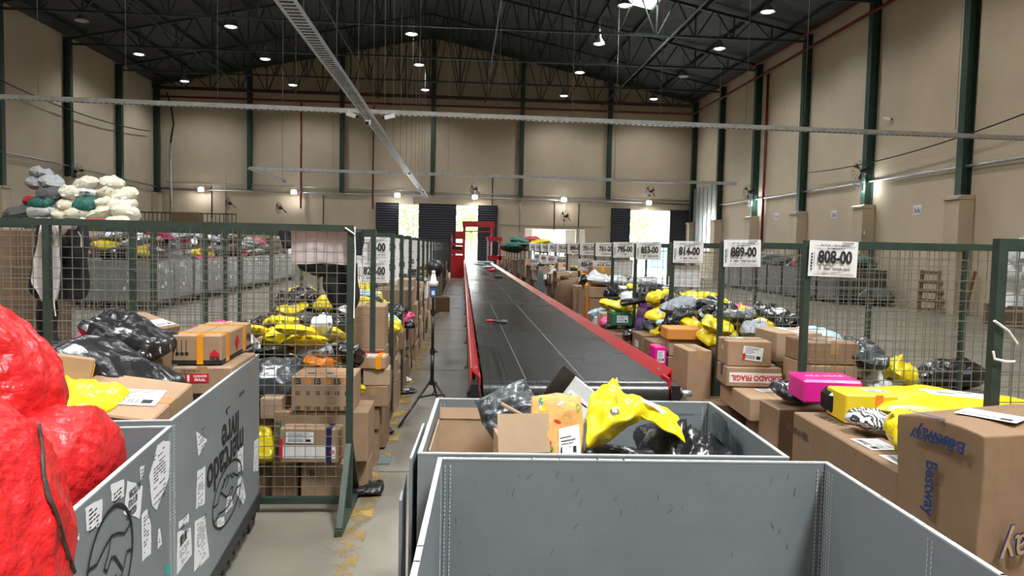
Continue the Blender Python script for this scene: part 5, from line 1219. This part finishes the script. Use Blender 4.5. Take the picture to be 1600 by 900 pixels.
o = lb(406, 440, 622, 655, 4.66, .26, 'pale carton at the left of the lettered one', 2); o = lb(402, 427, 655, 797, 4.70, .26, 'tall dark carton behind the logo bin corner', 1, dark=True)
o = soft('mailer_bag', (-1.32, 4.78, .30), (.30, .26, .24), (R_(60), 0, 0), POLY['yellow'], 7); hand(o, 'yellow plastic bag low between the bin and the stack', 'parcel bag')
p = atY(430, 580, 4.75); o = soft('mailer_bag', (p.x-.02, 4.95, p.z-.12), (.34, .30, .24), (R_(50), 0, 0), POLY['dark grey'], 0, True); hand(o, 'dark grey mailer with white label right of the taped carton', 'parcel bag')
# second bay: big carton and the small stack poking into the aisle
o = lb(540, 600, 478, 545, 5.75, .36, 'big plain carton standing behind post of second left divider', 0, .03, CLEARTAPE)
o = lb(542, 600, 545, 566, 5.72, .36, 'carton with red and white stripe under the big plain one', 0, .0); MB().ab((-.15, -.182, .02), (.14, -.1805, .085)).build('red_stripe', REDINK, o)
o = lb(546, 602, 566, 700, 5.78, .34, 'tall carton base under the striped one', 1)
o = lb(560, 603, 558, 577, 5.28, .20, 'small carton with orange tape, topmost of the aisle stack', 0, -.05, None, 'top'); MB().ab((.03, -.102, 0), (.07, .102, .092)).build('orange_tape', ORANGETAPE, o)
o = lb(566, 607, 577, 603, 5.30, .22, 'pale carton second in the aisle stack', 2, .04); o = lb(560, 606, 603, 636, 5.30, .22, 'brown carton third in the aisle stack', 0, 0, CLEARTAPE); o = lb(558, 592, 636, 672, 5.32, .22, 'brown carton fourth in the aisle stack', 1)
o = lb(556, 588, 672, 741, 5.34, .2, 'brown carton at the bottom of the aisle stack', 0)

# ------------------------------------------------------------------ things on the aisle floor
for (px, py, s_, c_, v_, lab) in ((634, 614, .24, 'black', 1, 'black mailer with white label on the aisle floor, farther one'), (600, 678, .17, 'black', 4, 'small black mailer on the aisle floor, nearer one'), (632, 597, .16, 'white', 2, 'crumpled white paper on the aisle floor')):
    p = atZ(px, py, 0); o = soft('mailer_bag', (p.x, p.y, .0), (s_, s_*.8, .07), (0, 0, .4), POLY[c_], v_, s_ > .2); hand(o, lab, 'parcel bag')
p = atZ(592, 720, 0); o = MB().ab((-.07, -.1, 0), (.07, .1, .01)).build('floor_mat', CLOTHGRY, loc=(p.x+.02, p.y, .001)); tag(o, 'flat dark grey square lying on the yellow line', 'mat')
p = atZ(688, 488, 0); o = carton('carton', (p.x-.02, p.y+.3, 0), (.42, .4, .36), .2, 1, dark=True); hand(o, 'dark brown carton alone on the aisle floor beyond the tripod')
p = atZ(520, 640, 0)
o = soft('mailer_bag', (-.60, 4.75, .0), (.22, .2, .1), (0, 0, .1), POLY['black'], 3); hand(o, 'black mailer on the floor behind the nearest post foot', 'parcel bag')
# tripod
tp = empty('tripod', (-.275, 6.95, 0)); tag(tp, 'tall black light tripod standing in the aisle', 'tripod')
MB().tube([(0, 0, .30), (0, 0, .62)], .018, 10).tube([(0, 0, .62), (0, 0, 1.0)], .014, 10).tube([(0, 0, 1.0), (0, 0, 1.28)], .011, 10).build('pole', BLACKPL, tp, True)
for z in (.32, .62, 1.0): MB().tube([(0, 0, z-.02), (0, 0, z+.03)], .026, 10).bar((0, 0, z), (.05, 0, z), .012).build('collar', BLACKPL, tp)
for a in (200, 320, 80):
    a = R_(a); d_ = Vector((math.cos(a), math.sin(a), 0)); q = d_*.36
    if a < R_(210) and a > R_(190): q = Vector((-.27, -.50, 0))
    MB().tube([(0, 0, .36), (q.x, q.y, .015)], .011, 8).build('leg', BLACKPL, tp, True); MB().tube([(0, 0, .2), (q.x*.45, q.y*.45, .22)], .008, 6).build('leg_brace', BLACKPL, tp)
MB().box((0, -.01, 1.20), (.05, .03, .11)).box((0, -.015, 1.19), (.03, .03, .04), mi=1).build('phone_clamp', [mat('blue_plastic', (.02, .12, .4), .3), WHITE], tp)
MB().lathe([(0, 1.34), (.02, 1.34), (.018, 1.37), (.03, 1.30), (.045, 1.30), (.04, 1.25), (0, 1.25)], n=12).lathe([(.018, 1.34), (.012, 1.37), (.018, 1.375), (.018, 1.40), (0, 1.405)], n=12).build('white_adapter', WHITE, tp, True)
bl = atY(679, 419, 7.1); m = MB(); rr_ = .088
m.lathe([(rr_*math.cos(t)*(1.02 if abs(t) < .05 else 1), rr_*math.sin(t)) for t in [(-PI/2+PI*k/24) for k in range(25)]], n=28)
o = m.build('black_globe', BLACKPL, None, True, loc=bl); tag(o, 'glossy black ball on the tripod head', 'ball')
MB().ab((-.01, -.01, -.19), (.01, .01, -.07)).build('stem', BLACKPL, o)

# clothes hung on the nearest left divider
def garment(name, cols, material, label, thick=.05, seed=0, parent=None):
    """cols: list of rows (top to bottom), each (left px, right px, py); hangs just behind the mesh"""
    rows = []
    for (a, b, y) in cols: rows.append([P3(a+(b-a)*k/5, y, 4.53+.03*math.sin(k*2.1+seed)+.01*k) for k in range(6)])
    o = sheet(name, rows, material, thick, 5, .008, seed)
    if parent: o.parent = parent
    else: tag(o, label, 'garment')
    return o
jk = garment('jacket', [(62, 130, 344), (60, 132, 380), (56, 132, 420), (52, 132, 450), (62, 128, 470)], CLOTHBLK, 'black and white sports jacket hung over the nearest left divider', .06, 1)
wj = sheet('white_panel', [[P3(62+k*6, y, 4.462) if y < 345 else P3(a+(b-a)*k/4, y, 4.462+.012*math.sin(k*2.4)) for k in range(5)] for (a, b, y) in ((62, 90, 346), (58, 92, 380), (52, 94, 415), (49, 92, 440), (62, 88, 462), (66, 84, 470))], CLOTHWHT, .02, 5, .006, 3); wj.parent = jk
wj = sheet('white_panel', [[P3(a+(b-a)*k/3, y+(k*-6 if y > 360 else 0), 4.45) for k in range(4)] for (a, b, y) in ((96, 120, 346), (96, 119, 356), (96, 118, 368))], CLOTHWHT, .02, 5, .005, 4); wj.parent = jk
MB().tube([P3(122, 362, 4.45), P3(127, 370, 4.44), P3(127, 386, 4.44)], .004, 6).tube([P3(84, 466, 4.45), P3(85, 480, 4.44), P3(87, 494, 4.44)], .004, 6).build('white_cord', WHITEINK, jk)
garment('dark_trousers', [(64, 84, 462), (62, 86, 490), (62, 84, 520), (66, 90, 545)], CLOTHBLK, 'dark trousers hanging below the jacket', .04, 6)
garment('black_bag', [(512, 549, 412), (515, 552, 430), (516, 556, 450), (520, 556, 466), (528, 550, 476)], CLOTHBLK, 'black cloth bag hung behind the mesh at the nearest post', .08, 8)
garment('black_bag', [(441, 457, 362), (444, 457, 375), (448, 458, 388)], CLOTHBLK, 'small black cloth hung left of the pinkish sheet', .04, 9)
garment('black_bag', [(551, 562, 362), (548, 563, 380), (551, 561, 400)], CLOTHBLK, 'small black cloth on the aisle side of the nearest post', .05, 12)
garment('black_strip', [(466, 545, 412), (470, 545, 420), (500, 545, 430)], CLOTHBLK, 'black cloth edge hanging below the pinkish sheet', .03, 14)
for z in (1.70, 1.715): pass
o = MB().tube([(LXP+.025, 4.38, 1.70), (LXP+.03, 4.375, 1.6), (LXP+.026, 4.37, 1.2)], .004, 5).tube([(LXP-.03, 4.372, 1.74), (LXP+.03, 4.372, 1.70), (LXP+.026, 4.372, 1.745)], .006, 5).build('plastic_strap', WHITEINK); tag(o, 'white plastic strapping tied at the top of the nearest post', 'strap')
q = Vector((RXP+.07, 2.7, 0)); o = MB().tube([q+Vector((-.03, -.028, 1.40)), q+Vector((.03, -.03, 1.36)), q+Vector((.07, -.03, 1.31))], .005, 6).tube([q+Vector((-.028, -.03, 1.28)), q+Vector((-.02, -.03, 1.25)), q+Vector((.03, -.03, 1.24)), q+Vector((.07, -.02, 1.24))], .005, 6).build('plastic_strap', WHITEINK); tag(o, 'white plastic tie looped round the right foreground post', 'strap')

# ------------------------------------------------------------------ left background: bins, sack mountain, stacks
bp_ = pallet_bin((-8.05, 17.9, 0), .05, 1.7, 1.2, 1.12, 'x')
m = MB(); r = random.Random(4)
for k in range(13):
    y, z = r.uniform(-.5, .45), r.uniform(.35, 1.0); a, b = r.uniform(.04, .12), r.uniform(.05, .14); m._add([(.852, y, z), (.852, y+a, z+r.uniform(-.03, .03)), (.852, y+a*r.uniform(.6, 1), z+b), (.852, y+r.uniform(0, .03), z+b*.9)], [(0, 1, 2, 3)])
for k in range(5):
    x, z = r.uniform(.2, .75), r.uniform(.4, 1.0); a, b = r.uniform(.04, .1), r.uniform(.05, .12); m._add([(x, -.602, z), (x+a, -.602, z), (x+a, -.602, z+b), (x, -.602, z+b*.8)], [(0, 1, 2, 3)])
m.build('torn_label', WHITE, bp_)
for i in range(11):
    o = bp_ if i == 0 else ncopy(bp_); x = -8.05+.0*i-.02*i; y = 18.0+i*1.34+(i > 4)*.5; o.location = (x, y, 0); o.rotation_euler = (0, 0, .04*((i*7) % 3-1))
    tag(o, 'grey plastic bin in the left background row, %s from the near end' % ORD[i], 'bin', 'grey bins in the left background')
    rnd2 = random.Random(100+i)
    for k in range(8):
        c = rnd2.choice(['black', 'black', 'brown', 'brown', 'brown', 'dark grey', 'yellow', 'pink', 'grey', 'white']); q = soft('stuffed_bag', (x+rnd2.uniform(-.5, .5), y+rnd2.uniform(-.3, .3), .92+.10*k), (rnd2.uniform(.5, .85), rnd2.uniform(.4, .7), rnd2.uniform(.25, .4)), (rnd2.uniform(-.3, .3), rnd2.uniform(-.3, .3), rnd2.uniform(0, 3)), POLY[c], k+i, rnd2.random() < .4)
        reg(q, '%s bag' % c, 'in %s background bin, left' % ORD[i], 'parcel bag')
for i in range(8):
    o = ncopy(bp_); o.location = (-10.1, 18.1+i*1.5, 0); tag(o, 'grey plastic bin in the second left background row, %s from near' % ORD[i], 'bin', 'grey bins in the left background')
    rnd2 = random.Random(200+i)
    for k in range(4):
        q = soft('stuffed_bag', (-10.1+rnd2.uniform(-.5, .5), 18.1+i*1.5+rnd2.uniform(-.3, .3), 1.0+.12*k), (.8, .7, .34), (rnd2.uniform(-.3, .3), rnd2.uniform(-.3, .3), rnd2.uniform(0, 3)), POLY[rnd2.choice(['brown', 'black', 'grey', 'white'])], k+i); reg(q, 'bag', 'in %s bin of second left row' % ORD[i], 'parcel bag')
# sack mountain
rnd = random.Random(77)
used = []
specials = {(35, 322): 'red', (82, 310): 'green', (134, 325): 'green', (18, 332): 'dark grey', (70, 270): 'grey'}
for L_i in range(12):
    z = .0+L_i*.37; yf = 25.2+z*.55
    x0 = -17.3; x1 = -12.0
    n_ = max(1, int((x1-x0)/.6))
    for k in range(n_+1):
        x = x0+(x1-x0)*k/max(1, n_)+rnd.uniform(-.12, .12); px_, py_ = proj((x, yf, z+.2))
        lim = float(np.interp(px_, [10, 20, 45, 50, 75, 95, 125, 160, 195, 210, 224], [342, 328, 300, 263, 264, 292, 282, 276, 288, 312, 345]))
        if proj((x, yf, z+.42))[1] < lim-4 or px_ > 226: continue
        if px_ > 92+rnd.uniform(-8, 14): c = rnd.choice(['cream']*11+['white'])
        else: c = rnd.choice(['grey']*4+['white', 'dark grey', 'cream'])
        for (sx_, sy_), sc_ in specials.items():
            if abs(px_-sx_) < 16 and abs(py_-sy_) < 9 and sc_ not in used: c = sc_; used.append((sc_) if sc_ != 'green' or used.count('g') else 'g')
        o = soft('mail_sack', (x, yf+rnd.uniform(-.15, .3), z+rnd.uniform(-.05, .08)), (rnd.uniform(.8, 1.05), rnd.uniform(.7, .9), rnd.uniform(.68, .85)), (rnd.uniform(-.35, .5), rnd.uniform(-.3, .3), rnd.uniform(-.8, .8)), SACK[c], rnd.randint(0, 7), sack=True)
        reg(o, '%s stuffed sack' % c, 'on the sack mountain, %s layer' % ORD[L_i], 'sack')
o = soft('mail_sack', (-12.0, 24.6, 1.95), (.9, .7, .5), (0, 0, 0), SACK['red'], 2, sack=True); tag(o, 'bright red sack at the right foot of the sack mountain', 'sack')
for k in range(5): o2 = soft('mail_sack', (-12.0+.1*(k % 2), 24.8, .0+.38*k), (1.0, .8, .7), (0, 0, k), SACK['cream'], k, sack=True); reg(o2, 'cream sack', 'stacked under the bright red sack', 'sack')
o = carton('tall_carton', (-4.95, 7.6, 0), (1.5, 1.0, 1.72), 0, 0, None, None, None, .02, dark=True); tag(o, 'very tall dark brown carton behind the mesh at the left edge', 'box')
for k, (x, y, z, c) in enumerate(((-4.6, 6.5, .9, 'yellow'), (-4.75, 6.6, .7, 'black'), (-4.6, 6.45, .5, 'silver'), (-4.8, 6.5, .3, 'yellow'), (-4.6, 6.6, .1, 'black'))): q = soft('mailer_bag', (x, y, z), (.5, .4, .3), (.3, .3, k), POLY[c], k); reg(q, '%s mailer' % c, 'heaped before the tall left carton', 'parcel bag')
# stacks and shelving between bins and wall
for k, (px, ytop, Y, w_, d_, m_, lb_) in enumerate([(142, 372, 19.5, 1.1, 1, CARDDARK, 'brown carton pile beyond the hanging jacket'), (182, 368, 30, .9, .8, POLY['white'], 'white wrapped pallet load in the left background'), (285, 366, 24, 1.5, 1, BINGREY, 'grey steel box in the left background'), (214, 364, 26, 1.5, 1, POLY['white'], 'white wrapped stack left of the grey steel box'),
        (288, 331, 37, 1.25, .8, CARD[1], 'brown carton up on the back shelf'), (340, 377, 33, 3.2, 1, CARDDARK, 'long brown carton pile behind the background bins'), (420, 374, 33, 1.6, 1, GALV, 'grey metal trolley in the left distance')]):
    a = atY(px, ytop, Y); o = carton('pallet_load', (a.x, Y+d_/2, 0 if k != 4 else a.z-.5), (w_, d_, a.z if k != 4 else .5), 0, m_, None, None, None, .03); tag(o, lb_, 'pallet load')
a = atY(225, 331, 37.2); b = atY(320, 344, 37.2); t = empty('guard_railing', ((a.x+b.x)/2, 37.4, 0)); tag(t, 'dark metal railing on the platform at the left back', 'railing')
MB().ab((a.x-b.x, -.03, a.z-.04), (b.x-a.x, .03, a.z+.02)).build('top_rail', TRUSS, t)
m = MB()
for k in range(30): x = (a.x-b.x)+(b.x-a.x)*2*k/29; m.ab((x-.015, -.015, b.z-.3), (x+.015, .015, a.z))
m.build('balusters', TRUSS, t); MB().ab((a.x-b.x, -.2, b.z-.45), (b.x-a.x, 1.4, b.z-.3)).build('platform_deck', GALV, t)
for s in (-1, 1): MB().ab((s*(b.x-a.x)-.06, -.1, 0), (s*(b.x-a.x)+.06, .02, b.z-.4)).build('post', TRUSS, t)
# ------------------------------------------------------------------ right background
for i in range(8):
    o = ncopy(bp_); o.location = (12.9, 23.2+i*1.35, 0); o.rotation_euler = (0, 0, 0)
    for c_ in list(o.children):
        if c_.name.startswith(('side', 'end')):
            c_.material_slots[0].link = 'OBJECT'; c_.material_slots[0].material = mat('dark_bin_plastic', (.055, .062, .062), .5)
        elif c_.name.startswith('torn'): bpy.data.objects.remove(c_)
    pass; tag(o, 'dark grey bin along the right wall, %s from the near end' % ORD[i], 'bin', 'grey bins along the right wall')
    for k in range(3):
        c = rnd.choice(['green', 'green', 'grey', 'red', 'dark grey']); q = soft('mail_sack', (12.9+rnd.uniform(-.5, .5), 23.2+i*1.35+rnd.uniform(-.3, .3), 1.0+.12*k), (.9, .8, .55), (rnd.uniform(-.3, .3), rnd.uniform(-.3, .3), rnd.uniform(0, 3)), SACK[c], k, sack=True); reg(q, '%s sack' % c, 'on %s bin along right wall' % ORD[i], 'sack')
for k, (px, py, c, z) in enumerate(((1395, 470, 'green', 0), (1412, 476, 'white', 0), (1400, 462, 'green', .45), (1425, 478, 'dark grey', 0))):
    p = atZ(px, py, 0); q = soft('mail_sack', (min(p.x, 13.3), p.y, z), (1.1, .9, .8), (0, 0, k), SACK[c], k, sack=True); reg(q, '%s sack' % c, 'on floor by the right wall', 'sack')
p = atX(1469, 486, XR-.5); t = empty('wooden_pallet', (p.x-.15, p.y, 0)); tag(t, 'old wooden pallet leaning upright against the right wall', 'pallet')
q0 = atX(1448, 485, 13.6); q1 = atX(1490, 485, 13.6); W_ = 1.0; t.rotation_euler = (R_(-10), 0, R_(-48))
for k in range(5): MB().ab((-W_/2, -.01, .02+.27*k), (W_/2, .012, .12+.27*k)).build('board', WOOD, t)
for k in (-1, 0, 1): MB().ab((k*(W_/2-.05)-.04, .012, 0), (k*(W_/2-.05)+.04, .11, 1.22)).build('stringer', WOOD, t)
pa = atX(1524, 424, 14.1); pb = atZ(1531, 492, .02); pb.x = min(pb.x, 13.9); pa.x = 14.1; o = MB().bar(pb, pa, .09, .06).build('wooden_plank', WOOD); tag(o, 'wooden plank leaning on the right wall beside the pallet', 'plank')
for k, (x, y, z) in enumerate(((13.4, 16.4, .1), (13.3, 16.3, .8), (13.5, 15.6, .4), (13.4, 15.4, 1.0), (13.4, 16.0, 1.35))): q = soft('mail_sack', (x, y, z), (1.4, 1.1, 1.2), (.2, .1, k), SACK['white'], k, sack=True); reg(q, 'white sack', 'piled at the right wall, right edge', 'sack')
o = carton('pallet_load', (13.4, 16.0, 0), (1.2, 1.8, .5), 0, 0, dark=True); tag(o, 'brown base under the white sacks by the right wall', 'pallet load')
p = atZ(1484, 610, 0); o = soft('mail_sack', (p.x, p.y, 0), (.95, .5, .6), (0, 0, .1), POLY['black'], 2, sack=True); tag(o, 'black bag lying on the floor behind the right mesh', 'bag')
# heap thrown on top of the right row dividers far away
for k, (px, py, c) in enumerate(((805, 378, 'green'), (812, 372, 'green'), (820, 380, 'red'), (826, 374, 'red'), (836, 381, 'white'), (845, 374, 'yellow'), (848, 384, 'grey'), (858, 379, 'grey'), (866, 381, 'white'), (798, 382, 'dark grey'), (832, 370, 'red'))):
    Y = 22.5+.25*(k % 4); p = atY(px, py, Y); o = soft('mail_sack', (p.x, Y, p.z-.25), (.75, .6, .42), (.1*(k % 3), .15*(k % 2), k*.7), SACK.get(c, POLY.get(c)), k, sack=True); reg(o, '%s sack' % c, 'atop the far right dividers', 'sack')
o = MB().ab((0, 0, 1.72), (2.4, 1.6, 1.75)).build('wire_shelf', GALV, loc=(1.75, 22.2, 0)); tag(o, 'flat mesh deck under the sacks on the far right dividers', 'shelf')
# parcels left on the far part of the belt
for k, (px, py, c, s_) in enumerate(((757, 411, 'light blue', .9), (748, 414, 'white', .5), (763, 419, 'silver', .45), (779, 435, 'dark grey', .22), (768, 424, 'red', .3))):
    p = atZ(px, py, BZ); o = soft('mailer_bag', (p.x, p.y, BZ+.001), (s_, s_*.7, .12), (0, 0, k), POLY[c], k); tag(o, '%s mailer lying on the far part of the belt' % c, 'parcel bag')

# ------------------------------------------------------------------ labels for the heaps
bpy.context.view_layer.update()
# beyond 300 of a kind, the farthest ones go together into one object
def merge(objs, name, label, cat):
    V = []; Fc = []; MI = []; mats = []; n = 0
    for o in objs:
        for q in [o]+list(o.children):
            me = q.data; mw = q.matrix_world if q is not o else o.matrix_world
            V += [tuple(mw @ v.co) for v in me.vertices]; mm = [sl.material for sl in q.material_slots]
            for p in me.polygons:
                Fc.append(tuple(i+n for i in p.vertices)); m_ = mm[p.material_index]
                if m_ not in mats: mats.append(m_)
                MI.append(mats.index(m_))
            n += len(me.vertices)
    me = bpy.data.meshes.new(name); me.from_pydata(V, [], Fc)
    for m_ in mats: me.materials.append(m_)
    me.polygons.foreach_set('material_index', MI); me.polygons.foreach_set('use_smooth', [cat != 'box']*len(Fc)); me.update()
    r_ = link(name, me); tag(r_, label, cat, None, 'stuff')
    for o in objs:
        for q in list(o.children): bpy.data.objects.remove(q)
        bpy.data.objects.remove(o)
for kind, name, label, cat, keep in (('carton', 'carton_pile', 'far cartons piled in the distant bays on both sides of the conveyor', 'boxes', 222), ('mailer_bag', 'mailer_bag_pile', 'far plastic mailers heaped in the distant bays on both sides', 'parcel bags', 246)):
    L_ = sorted([t for t in REG if t[0].name.split('.')[0] == kind and ('by sign' in t[2] or 'bay' in t[2])], key=lambda t: t[0].location.y)
    if len(L_) > keep:
        drop = L_[keep:]; ids = {id(t) for t in drop}; REG = [t for t in REG if id(t) not in ids]; merge([t[0] for t in drop], name, label, cat)
groups = {}
for it in REG: groups.setdefault((it[1], it[2]), []).append(it)
for (look, zn), its in groups.items():
    its.sort(key=lambda t: proj(t[0].location)[0])
    n = len(its)
    for i, (o, _, _, cat) in enumerate(its):
        if n == 1: s = ''
        elif i == 0: s = ', leftmost' 
        elif i == n-1: s = ', rightmost'
        elif n == 3: s = ', middle one'
        else: s = ', %s from left' % ORD[i]
        o['label'] = '%s %s%s' % (look, zn, s); o['category'] = cat; o['group'] = ('cartons ' if cat == 'box' else 'sacks ' if cat == 'sack' else 'soft parcels ')+zn
